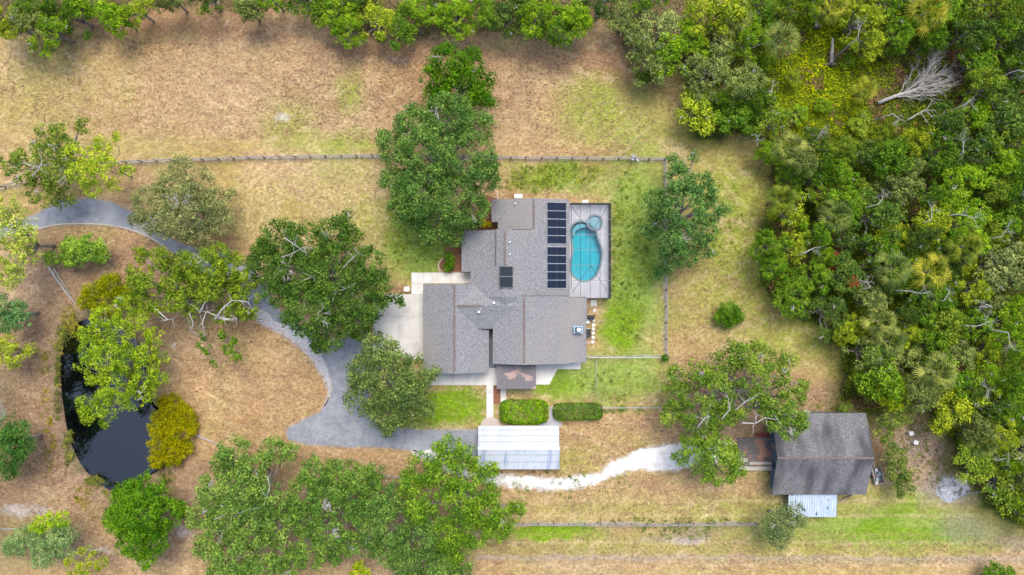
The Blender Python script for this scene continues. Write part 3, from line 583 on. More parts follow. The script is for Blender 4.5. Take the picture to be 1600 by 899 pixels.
poolP = px2(pool_px); spaP = [(WX(spa_c[0])+spa_r*.1*math.cos(a), WY(spa_c[1])+spa_r*.1*math.sin(a)) for a in np.linspace(0, 2*math.pi, 32, endpoint=False)]
pool = thing('swimming_pool', W(915, 395), 'turquoise kidney-shaped swimming pool inside the screened cage', 'swimming pool')
mb = MB(); basin(mb, poolP, DZ-.01, -1.5, 0); mb.build('basin', M['plaster'], pool)
mb = MB(); mb.slab([p for p in px2(smooth([(895,362),(898,354.5),(904,350),(912,350),(919,354),(909,356),(900,361),(896,370)], 4))], -1.4, -.35); mb.build('entry_steps', M['plaster_pale'], pool)
mb = MB(); n = len(poolP); mb.slab(poolP, -.055, -.05); mb.build('water_surface', M['pool_water'], pool)
mb = MB(); ring(mb, offset(poolP, .27), offset(poolP, -.02), -.1, DZ+.03); mb.build('coping', M['coping'], pool)
spa = thing('spa', W(*spa_c), 'small round spa at the upper right end of the pool', 'spa')
mb = MB(); basin(mb, spaP, DZ+.25, -.8, 0); mb.build('basin', M['plaster_pale'], spa)
mb = MB(); mb.slab(spaP, .24, .245); mb.build('water_surface', M['pool_water'], spa)
mb = MB(); ring(mb, offset(spaP, .26), offset(spaP, -.02), -.3, DZ+.29); mb.build('coping', M['coping'], spa)
mb = MB(); ring(mb, offset(spaP, -.25), offset(spaP, -.6), -.75, -.15); mb.build('bench_seat', M['plaster_pale'], spa)
# deck with the pool cut out
import bmesh
def deck_with_hole(outer, hole, z, mat, name):
    bm = bmesh.new(); es = []
    for P in (outer, hole):
        v = [bm.verts.new((x, y, z)) for x, y in P]
        es += [bm.edges.new((v[i], v[(i+1) % len(v)])) for i in range(len(v))]
    bmesh.ops.triangle_fill(bm, edges=es, use_beauty=True)
    bm.normal_update()
    for f in bm.faces:
        if f.normal.z < 0: f.normal_flip()
    n = len(outer); 
    me = bpy.data.meshes.new(name); bm.to_mesh(me); bm.free(); me.materials.append(mat)
    o = bpy.data.objects.new(name, me); C.objects.link(o); return o
hole = []
ox, oy = WX(spa_c[0]), WY(spa_c[1])
outerdeck = px2([(884,320.5),(951,320.5),(951,466.5),(884,466.5)])
pool_out = offset(poolP, .2)
o = deck_with_hole(outerdeck, pool_out, DZ, M['deck'], 'pool_deck'); tag(o, 'pale grey concrete deck round the pool', 'deck', kind='structure')
mb = MB(); mb.slab(outerdeck, -.04, DZ-.004)
# only the rim of the slab, so the basin stays open
rim = MB(); n = len(outerdeck); Q = outerdeck
for i in range(n):
    a, b = Q[i], Q[(i+1) % n]; rim.add([(a[0],a[1],-.04),(b[0],b[1],-.04),(b[0],b[1],DZ),(a[0],a[1],DZ)], [(0,1,2,3)])
tag(rim.build('deck_edge', M['deck']), 'edge of the pale concrete pool deck', 'deck edge', kind='structure')
# cage: 2.7 m walls on the deck edge, a mansard-like top at 3.3 m
cage = thing('pool_cage', W(921, 395), 'bronze framed insect-screen enclosure over the pool deck', 'pool enclosure')
zc, zt = 2.75, 3.0
ex0, ex1, ey0, ey1 = WX(890), WX(950.6), WY(466), WY(321)
fr = MB()
def bar(a, b, w_=.07, m=fr): m.beam(a, b, w_, w_)
for (a, b) in (((ex0,ey1),(ex1,ey1)),((ex1,ey1),(ex1,ey0)),((ex1,ey0),(ex0+1.6,ey0)),((ex0,ey1),(ex0,ey0+1.4))):
    bar((*a, zc), (*b, zc), .09)
gx = [WX(p, zt) for p in (907, 922.5, 938)]; gy = [WY(p, zt) for p in (343, 366.5, 390.5, 414.5, 438.5)]
for g in gx: bar((g, ey1, zc), (g, ey0, zc), .06)
wb = MB()
for g in gy: wb.beam((ex0, g, zc+.05), (ex1, g, zc+.05), .06, .06)
for a, b in (((893,323),(912,349)),((949,323),(926,362)),((893,459),(923,415)),((949,456),(923,415))):
    bar((*W(*a, zc)[:2], zc-.06), (*W(*b, zc)[:2], zc-.06), .065)
fr.build('roof_frame', M['bronze'], cage); wb.build('cross_beam', M['rail_metal'], cage)
for xx, yy in [(ex1, y) for y in [ey0, ey1]+gy] + [(x, ey1) for x in gx+[ex0]] + [(x, ey0) for x in gx[1:]]:
    mb = MB(); mb.box(xx-.04, xx+.04, yy-.04, yy+.04, DZ, zc-.05); mb.build('post', M['bronze'], cage)
mb = MB(); mb.add([(ex0, ey0, zc+.09),(ex1, ey0, zc+.09),(ex1, ey1, zc+.09),(ex0, ey1, zc+.09)], [(0,1,2,3)]); mb.build('roof_screen', M['screen'], cage)
mb = MB()
for a, b in (((ex0,ey1),(ex1,ey1)),((ex1,ey1),(ex1,ey0)),((ex1,ey0),(ex0+1.6,ey0))):
    mb.add([(*a, DZ),(*b, DZ),(*b, zc),(*a, zc)], [(0,1,2,3)])
mb.build('wall_screen', M['screen'], cage)
mb = MB()
for a, b in (((ex0,ey1),(ex1,ey1)),((ex1,ey1),(ex1,ey0)),((ex1,ey0),(ex0+1.6,ey0))): mb.beam((*a, DZ+.35), (*b, DZ+.35), .06, .1)
mb.build('kick_rail', M['bronze'], cage)

# small slabs and stepping stones
def slabthing(name, px, py, wx_, wy_, h, mat, label, cat, group=None, rot=0, jit=0):
    mb = MB(); rr = random.Random(int(px*31+py)); P = []
    for i in range(10):
        a = 2*math.pi*(i+.5)/10; q = max(abs(math.cos(a)), abs(math.sin(a)))
        P.append((math.cos(a)/q**.75*wx_/2*(1+rr.uniform(-jit, jit)), math.sin(a)/q**.75*wy_/2*(1+rr.uniform(-jit, jit))))
    mb.slab(P, 0, h); o = mb.build(name, mat); o.location = W(px, py, 0); o.rotation_euler.z = R(rot); return tag(o, label, cat, group)
def squareslab(name, px, py, wx_, wy_, h, mat, label, cat):
    mb = MB(); mb.box(-wx_/2, wx_/2, -wy_/2, wy_/2, 0, h-.02); mb.box(-wx_/2+.02, wx_/2-.02, -wy_/2+.02, wy_/2-.02, h-.02, h); o = mb.build(name, mat); o.location = W(px, py, 0); return tag(o, label, cat)
squareslab('landing_slab', 927.5, 474, .95, .95, .1, M['concrete_white'], 'square white landing slab below the pool cage corner', 'slab')
squareslab('landing_slab', 914.5, 316.5, .95, .75, .1, M['concrete_white'], 'square white landing slab above the pool cage', 'slab')
stones = [(929,485,'stone','just below the landing slab'),(927.5,500.5,'stone','beside the black covered grill'),(927,508,'stone','fifth up the row from the fence side'),(927,514,'stone','middle of the row beside the dark condenser'),(927,520.5,'stone','second below the middle of the row'),(927,527.5,'stone','next to last of the row'),(926,534.5,'stone','last of the row, towards the fence'),(919.5,535,'pink_brick','')]
for k, (a, b, m, s) in enumerate(stones):
    slabthing('stepping_stone', a, b, .48, .5, .05, M[m], ('cream stepping stone, '+s) if s else 'pinkish stepping stone against the house wall', 'stepping stone', 'stepping stones along the house', rot=k*13-20, jit=.1)
slabthing('boulder', 636, 452, .95, .9, .5, M['stone'], 'round pale boulder at the parking pad corner', 'boulder', jit=.12)

# ------------------------------------------------------------------ things beside the house
g = thing('grill', W(922, 496), 'black covered grill against the right wall of the house', 'grill')
x, y, _ = W(923, 496)
mb = MB(); mb.box(x-.55, x+.5, y-.28, y+.3, .1, .95); mb.build('cabinet', M['black'], g)
mb = MB(); n = 8
for i in range(n):
    a0, a1 = math.pi*i/n, math.pi*(i+1)/n
    mb.add([(x-.5, y+.3*math.cos(a0), .96+.3*math.sin(a0)), (x+.42, y+.3*math.cos(a0), .96+.3*math.sin(a0)), (x+.42, y+.3*math.cos(a1), .96+.3*math.sin(a1)), (x-.5, y+.3*math.cos(a1), .96+.3*math.sin(a1))], [(0,1,2,3)], 0, True)
mb.build('lid', M['black'], g)
mb = MB(); mb.tube([(x-.3, y-.34, 1.05), (x+.25, y-.34, 1.05)], .02, 6); mb.build('handle', M['steel'], g)
for sx in (-.48, .43):
    mb = MB(); mb.cyl(x+sx, y, 0, .1, .06); mb.build('foot', M['black'], g)
c = thing('condenser', W(919, 516), 'dark air-conditioner condenser box beside the stepping stones', 'air conditioner')
x, y, _ = W(919.5, 516)
mb = MB(); mb.box(x-.42, x+.32, y-1.0, y+.2, .05, .85); mb.build('cabinet', M['bronze'], c)
mb = MB(); mb.cyl(x-.05, y-.4, .85, .9, .32, .3, 20); mb.build('fan_guard', M['black'], c)
mb = MB(); mb.box(x-.42, x+.3, y-1.1, y+.3, -.02, .05); mb.build('pad', M['concrete'], c)
mb = MB(); x, y, _ = W(917.5, 502); mb.box(x-.3, x+.35, y-.35, y+.05, 0, .5); mb.add([(x-.3,y+.05,.5),(x+.35,y-.35,.5),(x+.15,y+.55,.9),(x+.35,y-.35,0),(x-.3,y+.05,0),(x+.15,y+.55,0)], [(0,1,2),(1,3,5,2),(0,2,5,4)])
tag(mb.build('utility_box', M['white_paint']), 'small white angular utility box between grill and condenser', 'utility box')
mb = MB(); x, y, _ = W(810, 309, .8); mb.box(x-.6, x+.6, y-.05, y+.5, 0, .8); mb.box(x-.64, x+.64, y-.09, y+.54, .8, .86)
tag(mb.build('storage_box', M['white_paint']), 'long white box against the upper wall of the house', 'box')
# pale edging stones
def edging(P, name, label, mat):
    Q = smooth(P, 5, False); mb = MB()
    Wq = px2(Q)
    for i in range(len(Wq)-1):
        a, b = np.array(Wq[i]), np.array(Wq[i+1]); mb.beam((*a, .06), (*(a+(b-a)*.9), .06), .17, .16)
    return tag(mb.build(name, mat), label, 'edging')
edging([(697,403),(690,406),(685.5,413),(685.5,419),(688,424)], 'bed_edging', 'curved cream stone edging round the side entry shrub', M['pale_brick'])
edging([(689,424.8),(710,424.8),(732,424.8)], 'bed_edging', 'straight red brick edging above the side walkway', M['brick'])
edging([(775,297),(776.5,304),(778,313)], 'bed_edging', 'short cream edging at the upper left roof corner', M['pale_brick'])
# half-round brick step at the carport
mb = MB(); x, y, _ = W(766.5, 665)
for r_, z_ in ((1.55,.08),(1.1,.16)):
    P = [(x+r_*math.cos(a), y+r_*.85*math.sin(a)) for a in np.linspace(0, math.pi, 16)]; mb.slab(P, -.02, z_)
tag(mb.build('garden_step', M['step_brick']), 'half-round brick step at the end of the front walk', 'step')
mb = MB(); mb.slab(px2([(858,640),(863,640),(866,655),(877,661),(877,667),(842,667),(842,661),(858,656)]), -.02, .06); tag(mb.build('stone_path', M['gravel']), 'short grey stone path between the two hedges', 'path', kind='structure')

# ------------------------------------------------------------------ carport
cp = thing('carport', W(811, 700), 'open carport with white ribbed metal roof, stained on its lower slope', 'carport')  # the lower slope's stains are reflections painted into the sheet colour
def metal_roof(x0, x1, ya, yb, za, zb, mat, rib=.3):
    """ribbed sheet between two picture rows, ribs run down the slope"""
    mb = MB(); X0, X1 = WX(x0, zb), WX(x1, zb); A, B = WY(ya, za), WY(yb, zb); k = int((X1-X0)/rib)
    prof = []
    for i in range(k):
        q = X0+(X1-X0)*i/k; s = (X1-X0)/k; prof += [(q, 0), (q+s*.72, 0), (q+s*.8, .07), (q+s*.92, .07)]
    prof.append((X1, 0)); n = len(prof)
    vs = [(x, A, za+h) for x, h in prof]+[(x, B, zb+h) for x, h in prof]+[(x, A, za-.03) for x, h in prof]+[(x, B, zb-.03) for x, h in prof]
    mb.add(vs, [(i, n+i, n+i+1, i+1) if A > B else (i, i+1, n+i+1, n+i) for i in range(n-1)]+[(2*n+i, 2*n+i+1, 3*n+i+1, 3*n+i) for i in range(n-1)]+
           [(i, i+1, 2*n+i+1, 2*n+i) for i in range(n-1)]+[(n+i, n+i+1, 3*n+i+1, 3*n+i) for i in range(n-1)], 0)
    return mb
metal_roof(747, 874, 665.5, 701, 2.5, 3.15, 0).build('upper_roof_slope', M['white_metal'], cp)
metal_roof(747, 874, 701, 733.5, 3.15, 2.5, 0).build('lower_roof_slope', M['reflection_patch_metal'], cp)
for yy, zz in ((672,2.63),(681,2.79),(690.5,2.97),(711,2.97),(722,2.75)):
    mb = MB(); mb.beam((WX(747.2, zz), WY(yy, zz), zz+.025), (WX(873.8, zz), WY(yy, zz), zz+.025), .06, .04); mb.build('purlin_line', M['rail_metal'], cp)
mb = MB(); mb.beam((WX(746.3, 3.2), WY(701, 3.2), 3.21), (WX(874.8, 3.2), WY(701, 3.2), 3.21), .34, .05); mb.build('ridge_cap', M['white_paint'], cp)
for xx in (750, 790, 831, 871):
    for yy in (669, 729):
        mb = MB(); xw, yw = WX(xx), WY(yy)*.985; mb.box(xw-.06, xw+.06, yw-.06, yw+.06, 0, 2.45); mb.build('post', M['white_paint'], cp)
for yy in (667.5, 731):
    mb = MB(); mb.beam((WX(748, 2.4), WY(yy, 2.4), 2.4), (WX(873, 2.4), WY(yy, 2.4), 2.4), .08, .1); mb.build('eave_beam', M['white_paint'], cp)
mb = MB(); mb.slab(px2([(752,668),(870,668),(870,731),(752,731)]), -.03, .05); mb.build('floor_slab', M['concrete'], cp)

# ------------------------------------------------------------------ barn with porch deck and lean-to
bn = thing('barn', W(1280, 708), 'weathered barn with grey streaked shingle roof', 'barn')
rb = MB(); ZE, ZR = 3.0, 5.3
X0, X1 = WX(1206, ZE), WX(1353, ZE); 
e0, e1, er = WY(645.5, ZE), WY(773, ZE), WY(716, ZR)
vs = [(X0,e0,ZE),(X1,e0,ZE),(X0-.05,er,ZR),(X1+.05,er,ZR),(X0,e1,ZE),(X1,e1,ZE)]; vs += [(a,b,c_-.2) for a,b,c_ in vs]
rb.add(vs, [(0,2,3,1),(2,4,5,3)], 0); rb.add(vs, [(6,7,9,8),(8,9,11,10),(0,1,7,6),(4,10,11,5),(0,6,8,2),(2,8,10,4),(1,3,9,7),(3,5,11,9)], 1)
brf = rb.build('roof', [M['shingle_barn'], M['blue_siding']], bn)
mb = MB(); k = 40
for i in range(k):
    a, b = X0+(X1-X0)*i/k, X0+(X1-X0)*(i+.95)/k; mb.beam((a, er, ZR+.01), (b, er, ZR+.035), .34, .05)
mb.build('ridge_cap', M['ridge'], brf)
wl = MB(); wl.box(X0+.9, X1-.35, e1+.4, e0-.4, 0, 2.85)
for xx in (X0+.91, X1-.36):
    wl.add([(xx-.01,e1+.4,2.85),(xx-.01,e0-.4,2.85),(xx-.01,er,ZR-.3),(xx+.01,e1+.4,2.85),(xx+.01,e0-.4,2.85),(xx+.01,er,ZR-.3)], [(0,1,2),(5,4,3),(0,2,5,3),(1,4,5,2)])
wl.build('wall', M['blue_siding'], bn)
mb = MB(); mb.box(X0+.83, X0+.9, WY(700), WY(690), .3, 2.3); mb.build('door', M['wood'], bn)
mb = MB(); mb.box(X0+.83, X0+.9, WY(728), WY(718), 1.1, 2.0); mb.build('window', M['glass'], bn)
mb = MB(); mb.box(X1-.35, X1-.28, WY(700), WY(690), 1.1, 2.0); mb.build('window', M['glass'], bn)
# lean-to
lt = thing('lean_to', W(1270, 788), 'lean-to with pale blue ribbed metal roof below the barn', 'lean-to')
m_ = metal_roof(1231, 1306.5, 771, 808, 2.55, 2.15, 0, .36); m_.build('roof_sheet', M['blue_metal'], lt)
for xx, yy in ((1236,802),(1270,802),(1301,802)):
    mb = MB(); xw, yw = WX(xx, 2.1), WY(yy, 2.1); mb.box(xw-.05, xw+.05, yw-.05, yw+.05, 0, 2.1); mb.build('post', M['wood'], lt)
mb = MB(); mb.beam((WX(1231,2.1), WY(802,2.1), 2.08), (WX(1306,2.1), WY(802,2.1), 2.08), .08, .14); mb.build('header_beam', M['wood'], lt)
# timber deck at the barn's left end: boards with gaps
dk = thing('timber_deck', W(1180, 708), 'raised deck of weathered boards at the left end of the barn', 'deck')
mb = MB(); X0d, X1d = WX(1152, .5), WX(1208, .5); k = 30
for i in range(k-3):
    a, b = WY(684, .5)+(WY(729, .5)-WY(684, .5))*i/(k-3), WY(684, .5)+(WY(729, .5)-WY(684, .5))*(i+.88)/(k-3)
    mb.box(X0d+.1*((i*7) % 3), X1d, a, b, .45, .5+.004*((i*5) % 3))
mb.build('boards', M['deckwood'], dk)
mb = MB(); mb.box(X0d-.1, X1d, WY(735.5, .5), WY(729.3, .5), .4, .5); mb.build('edge_board', M['palewood'], dk)
mb = MB(); mb.box(X0d+.1, X0d+1.6, WY(722, .5), WY(716, .5), .51, .56); mb.box(X0d+1.9, X1d-.1, WY(726, .5), WY(722, .5), .51, .55); mb.build('loose_plank', M['palewood'], dk)
mb = MB(); mb.beam((X0d, WY(686,1.3), 1.35), (X1d, WY(686,1.3), 1.35), .08, .1)
for i in range(6): xx = X0d+(X1d-X0d)*i/5; mb.box(xx-.05, xx+.05, WY(686,1.3)-.05, WY(686,1.3)+.05, .5, 1.3)
mb.build('railing', M['wood'], dk)
rc = thing('garden_chair', W(1188, 679), 'dark red garden bench behind the timber deck', 'bench')
x, y, _ = W(1189, 679); mb = MB(); mb.box(x-.9, x+.9, y-.3, y+.3, .42, .48); mb.build('seat', M['red_paint'], rc)
mb = MB(); mb.box(x-.9, x+.9, y+.3, y+.36, .48, 1.0); mb.build('backrest', M['red_paint'], rc)
for sx in (-.85, .85):
    for sy in (-.26, .26): mb = MB(); mb.box(x+sx-.04, x+sx+.04, y+sy-.04, y+sy+.04, 0, .42); mb.build('leg', M['red_paint'], rc)
# loaded trailer at the right end of the barn
tr = thing('utility_trailer', W(1367, 741), 'small wooden trailer heaped with junk by the barn', 'trailer')
tr.rotation_euler.z = R(14)
def trp(mb, name, mat, parent=tr):
    o = mb.build(name, mat); o.parent = parent; return o
mb = MB(); mb.box(-.7, .7, -1.3, 1.3, .5, .58); bed = trp(mb, 'bed', M['wood'])
for s in (-1, 1): mb = MB(); mb.box(s*.7-.04, s*.7+.04, -1.3, 1.3, .58, 1.0); trp(mb, 'side_board', M['palewood'])
mb = MB(); mb.box(-.66, .66, -1.34, -1.26, .58, 1.0); trp(mb, 'tailgate', M['palewood'])
mb = MB(); mb.beam((0, 1.3, .5), (0, 2.1, .45), .08, .08); trp(mb, 'tow_bar', M['steel'])
for s in (-1, 1):
    mb = MB(); vs = [(s*.82+e, .34*math.cos(a), .34+.34*math.sin(a)) for e in (-.08, .08) for a in np.linspace(0, 2*math.pi, 16, endpoint=False)]
    mb.add(vs, [(j, (j+1) % 16, 16+(j+1) % 16, 16+j) for j in range(16)]+[tuple(range(16)), tuple(range(16, 32))]); trp(mb, 'wheel', M['black'])
mb = MB(); rr = random.Random(4)
for i in range(16):
    a = np.array([rr.uniform(-.45, .45), rr.uniform(-1, 1), rr.uniform(.65, 1.0)]); d = np.array([rr.uniform(-.4, .4), rr.uniform(-.5, .5), rr.uniform(-.05, .25)]); mb.beam(a, a+d, rr.uniform(.1, .3), .05, i % 2)
o = mb.build('junk_load', [M['white_paint'], M['bluecap']]); o.location = tr.location; o.rotation_euler.z = R(14); tag(o, 'tangle of white and blue scrap heaped in the trailer', 'junk')
mb = MB(); mb.beam(W(1309, 786, 1.8), W(1331, 774, .3), .16, .12); tag(mb.build('loose_beam', M['wood']), 'dark beam leaning from the lean-to corner to the barn', 'beam')
for (a, b, wv, hv, lab, gm) in ((1260.5,643.5,.85,.35,'larger white tub behind the upper barn wall','white_paint'),(1277,643.2,.35,.3,'smaller pale bucket behind the upper barn wall','stone'),(1358,672,.3,.4,'white bucket at the right corner of the barn','white_paint')):
    x, y, _ = W(a, b, hv); mb = MB(); ng = 14
    P = [(x+wv/2*math.cos(t), y+min(wv, .45)/2*math.sin(t)) for t in np.linspace(0, 2*math.pi, ng, endpoint=False)]; Q = [(x+(p[0]-x)*.85, y+(p[1]-y)*.85) for p in P]
    basin(mb, Q, hv, .05, 0); ring(mb, P, Q, 0, hv, 0); tag(mb.build('tub', M[gm]), lab, 'tub')
# ash heap, white appliances, twigs
def mound(name, px, py, rx, ry, h, mat, label, cat, seed=1):
    n1_, n2_ = 26, 10; vs = []; fs = []; rr = random.Random(seed); ph = [rr.uniform(0, 6) for _ in range(4)]
    for j in range(n2_+1):
        t = j/n2_
        for i in range(n1_):
            a = 2*math.pi*i/n1_; k = 1+.12*math.sin(3*a+ph[0])+.08*math.sin(5*a+ph[1])
            x_, y_ = rx*k*t*math.cos(a), ry*k*t*math.sin(a)
            vs.append((x_, y_, h*(1-t**2)*(.75+.5*fbm(np.array([x_+9.]), np.array([y_+seed]), .7, seed)[0])-.03*(t > .98)))
    fs = [(j*n1_+i, (j+1)*n1_+i, (j+1)*n1_+(i+1) % n1_, j*n1_+(i+1) % n1_) for j in range(n2_) for i in range(n1_)]
    mb = MB(); mb.add(vs, fs, 0, True); o = mb.build(name, mat); o.location = W(px, py, 0); return tag(o, label, cat)
mound('ash_heap', 1487, 764, 2.7, 2.0, .3, M['ash'], 'flat grey heap of ash in the clearing beside the wood', 'ash heap', 3)
def appliance(px, py, rot, label):
    t = thing('appliance', W(px, py), label, 'appliance', 'white appliances dumped near the barn'); t.rotation_euler.z = R(rot)
    mb = MB(); mb.box(-.33, .33, -.3, .3, 0, .75); o = mb.build('cabinet', M['white_paint']); o.parent = t
    mb = MB(); mb.box(-.34, .34, -.31, .31, .75, .79); o = mb.build('lid', M['white_paint']); o.parent = t
    mb = MB(); mb.box(-.2, .2, -.33, -.31, .55, .6); o = mb.build('handle', M['steel']); o.parent = t
appliance(1420, 676, 10, 'upper of two white appliances dumped in brush right of the barn'); appliance(1427, 690, -12, 'lower of two white appliances dumped in brush right of the barn')
# fire ring under the oak
fp = thing('fire_pit', W(1055, 583), 'round brown fire pit ring beside the big oak', 'fire pit'); x, y, _ = W(1055, 583)
for i in range(14):
    a = 2*math.pi*i/14; mb = MB(); mb.beam((x+.8*math.cos(a-.18), y+.8*math.sin(a-.18), .14), (x+.8*math.cos(a+.18), y+.8*math.sin(a+.18), .14), .22, .28); mb.build('ring_stone', M['wood'], fp)
mb = MB(); mb.cyl(x, y, 0, .1, .72, n=20); mb.build('ash_bed', M['mulch'], fp)
mb = MB(); mb.beam((x-.3, y-.1, .18), (x+.1, y-.25, .22), .12, .1); mb.build('burnt_log', M['stone'], fp)
# fallen timbers
def log(name, pts, r, mat, label, cat, rz=.15, group=None):
    mb = MB(); P = [W(a, b, rz) for a, b in pts]; k = len(P); mb.tube(P, [r*(1-.45*i/(k-1)) for i in range(k)], 7)
    return tag(mb.build(name, mat), label, cat, group)
log('fallen_log', [(76,417),(88,436),(104,458),(120,477)], .2, M['deadwood'], 'longer of two grey timbers lying from shrub to pond', 'log')
log('fallen_log', [(84,420),(96,440),(110,460)], .13, M['deadwood'], 'thinner grey timber lying beside the longer one above the pond', 'log')
log('fallen_log', [(284,674),(300,678),(320,686),(346,697)], .2, M['deadwood'], 'pale driftwood log at the right bank of the pond', 'log')
log('fallen_log', [(1550,745),(1535,768),(1515,772)], .1, M['deadwood'], 'pale forked stick beside the ash heap', 'branch')
log('fallen_log', [(0,826),(12,827),(28,826)], .15, M['deadwood'], 'short pale log at the left edge of the photo', 'log')
log('fallen_log', [(1110,72),(1118,86)], .1, M['deadwood'], 'thin brown log in the bare patch at the top tree line', 'log')

# ------------------------------------------------------------------ fences
def lin(P, t):
    L = [math.dist(P[i], P[i+1]) for i in range(len(P)-1)]; T = sum(L)*t
    for i, l in enumerate(L):
        if T <= l or i == len(L)-1: q = T/l; return (P[i][0]+(P[i+1][0]-P[i][0])*q, P[i][1]+(P[i+1][1]-P[i][1])*q)
        T -= l
def rail_fence(P, label, spacing=2.35, h=1.3, rails=(.4, .8, 1.18), mat=None, wire=False):
    mat = mat or M['fencewood']
    Pw = px2(P); f = thing('rail_fence' if not wire else 'wire_fence', (*Pw[0], 0), label, 'fence'); rr = random.Random(len(P)+int(P[0][0]))
    T = sum(math.dist(Pw[i], Pw[i+1]) for i in range(len(Pw)-1)); n = int(T/spacing); pts = [lin(Pw, i/n) for i in range(n+1)]
    mbp = MB(); r_ = .105 if not wire else .035; mbp.cyl(0, 0, 0, h, r_*1.1, r_*.9, 8); base = None
    for x, y in pts:
        if base is None: o = mbp.build('post', M['wood'] if not wire else mat); base = o
        else: o = base.copy(); C.objects.link(o)
        o.parent = f; o.location = (x-Pw[0][0]+rr.uniform(-.04, .04), y-Pw[0][1]+rr.uniform(-.04, .04), 0); o.rotation_euler = (R(rr.uniform(-2.5, 2.5)), R(rr.uniform(-2.5, 2.5)), rr.uniform(0, 3))
    for z in rails:
        mb = MB()
        for i in range(n):
            a, b = pts[i], pts[i+1]; e = rr.uniform(-.05, .05)
            mb.beam((a[0], a[1], z+e), (b[0], b[1], z+rr.uniform(-.05, .05)), .05 if not wire else .016, .13 if not wire else .016)
        mb.build('rail' if not wire else 'wire', mat, f)
    if wire:
        mb = MB(); mb.beam((*pts[0], h-.03), (*pts[-1], h-.03), .05, .05); mb.build('top_rail', mat, f)
    return f
rail_fence([(-40,312),(0,296),(34,284)], 'short tilted rail fence at the left edge below the field')
rail_fence([(150,258),(210,253),(400,247),(590,244),(790,247),(1038,249)], 'long weathered rail fence between the top field and the yard')
rail_fence([(1038,250.5),(1040,400),(1040,555)], 'rail fence running down the right side of the lawn')
rail_fence([(720,815),(820,817),(1000,818),(1180,817)], 'low rail fence below the white sand path', h=1.1)
rail_fence([(918,558),(1038,558)], 'thin wire fence from the lower wing to the rail fence', 3.0, 1.1, (.2,.5,.8), M['steel'], True)
rail_fence([(931,560),(931,606)], 'short wire fence running down from the lawn corner', 2.4, 1.1, (.2,.5,.8), M['fencewood'], True)
rail_fence([(856,636),(1032,636)], 'thin wire fence behind the darker hedge', 3.0, 1.1, (.2,.5,.8), M['steel'], True)
rail_fence([(560,740),(640,746)], 'short low rail fence between trees below the driveway', 2.2, .9, (.45,.8))
rr = random.Random(8); mb = MB(); x, y, _ = W(993, 247, 1.2)
for i in range(9):
    a = np.array([x+rr.uniform(-.35, .35), y+rr.uniform(-.4, .4), 1.1+rr.uniform(-.2, .25)]); mb.beam(a, a+np.array([rr.uniform(-.4, .4), rr.uniform(-.5, .3), rr.uniform(-.3, .1)]), rr.uniform(.15, .35), .06)
tag(mb.build('cloth_bundle', M['tarp']), 'crumpled white and grey tarp hung over the rail fence', 'tarp')

# ------------------------------------------------------------------ foliage
def leaf_mesh(name, P, Nrm, size, tint, col=None, aspect=.55, rs=None, out=None):
    """one bent diamond per leaf spray"""
    n = len(P); rs = rs or np.random.RandomState(1)
    t = rs.randn(n, 3) if out is None else out+rs.randn(n, 3)*.38
    Nrm = Nrm/np.linalg.norm(Nrm, axis=1, keepdims=True)
    t -= Nrm*np.sum(t*Nrm, 1, keepdims=True); t /= np.linalg.norm(t, axis=1, keepdims=True)+1e-9; b = np.cross(Nrm, t)
    L = size[:, None]
    V = np.stack([P-t*L*.5, P+b*L*aspect*.5+Nrm*L*.06, P+t*L*.5-Nrm*L*.08, P-b*L*aspect*.5+Nrm*L*.06], 1).reshape(-1, 3)
    me = bpy.data.meshes.new(name); me.vertices.add(4*n); me.vertices.foreach_set('co', V.astype(np.float32).ravel())
    me.loops.add(4*n); me.loops.foreach_set('vertex_index', np.arange(4*n)); me.polygons.add(n); me.polygons.foreach_set('loop_start', np.arange(0, 4*n, 4))
    me.update(calc_edges=True)
    a = me.attributes.new('tint', 'FLOAT', 'POINT'); a.data.foreach_set('value', np.repeat(tint, 4).astype(np.float32))
    if col is not None:
        c = me.color_attributes.new('albedo', 'FLOAT_COLOR', 'POINT'); c.data.foreach_set('color', np.repeat(np.concatenate([col, np.ones((n, 1))], 1), 4, 0).astype(np.float32).ravel())
    return me
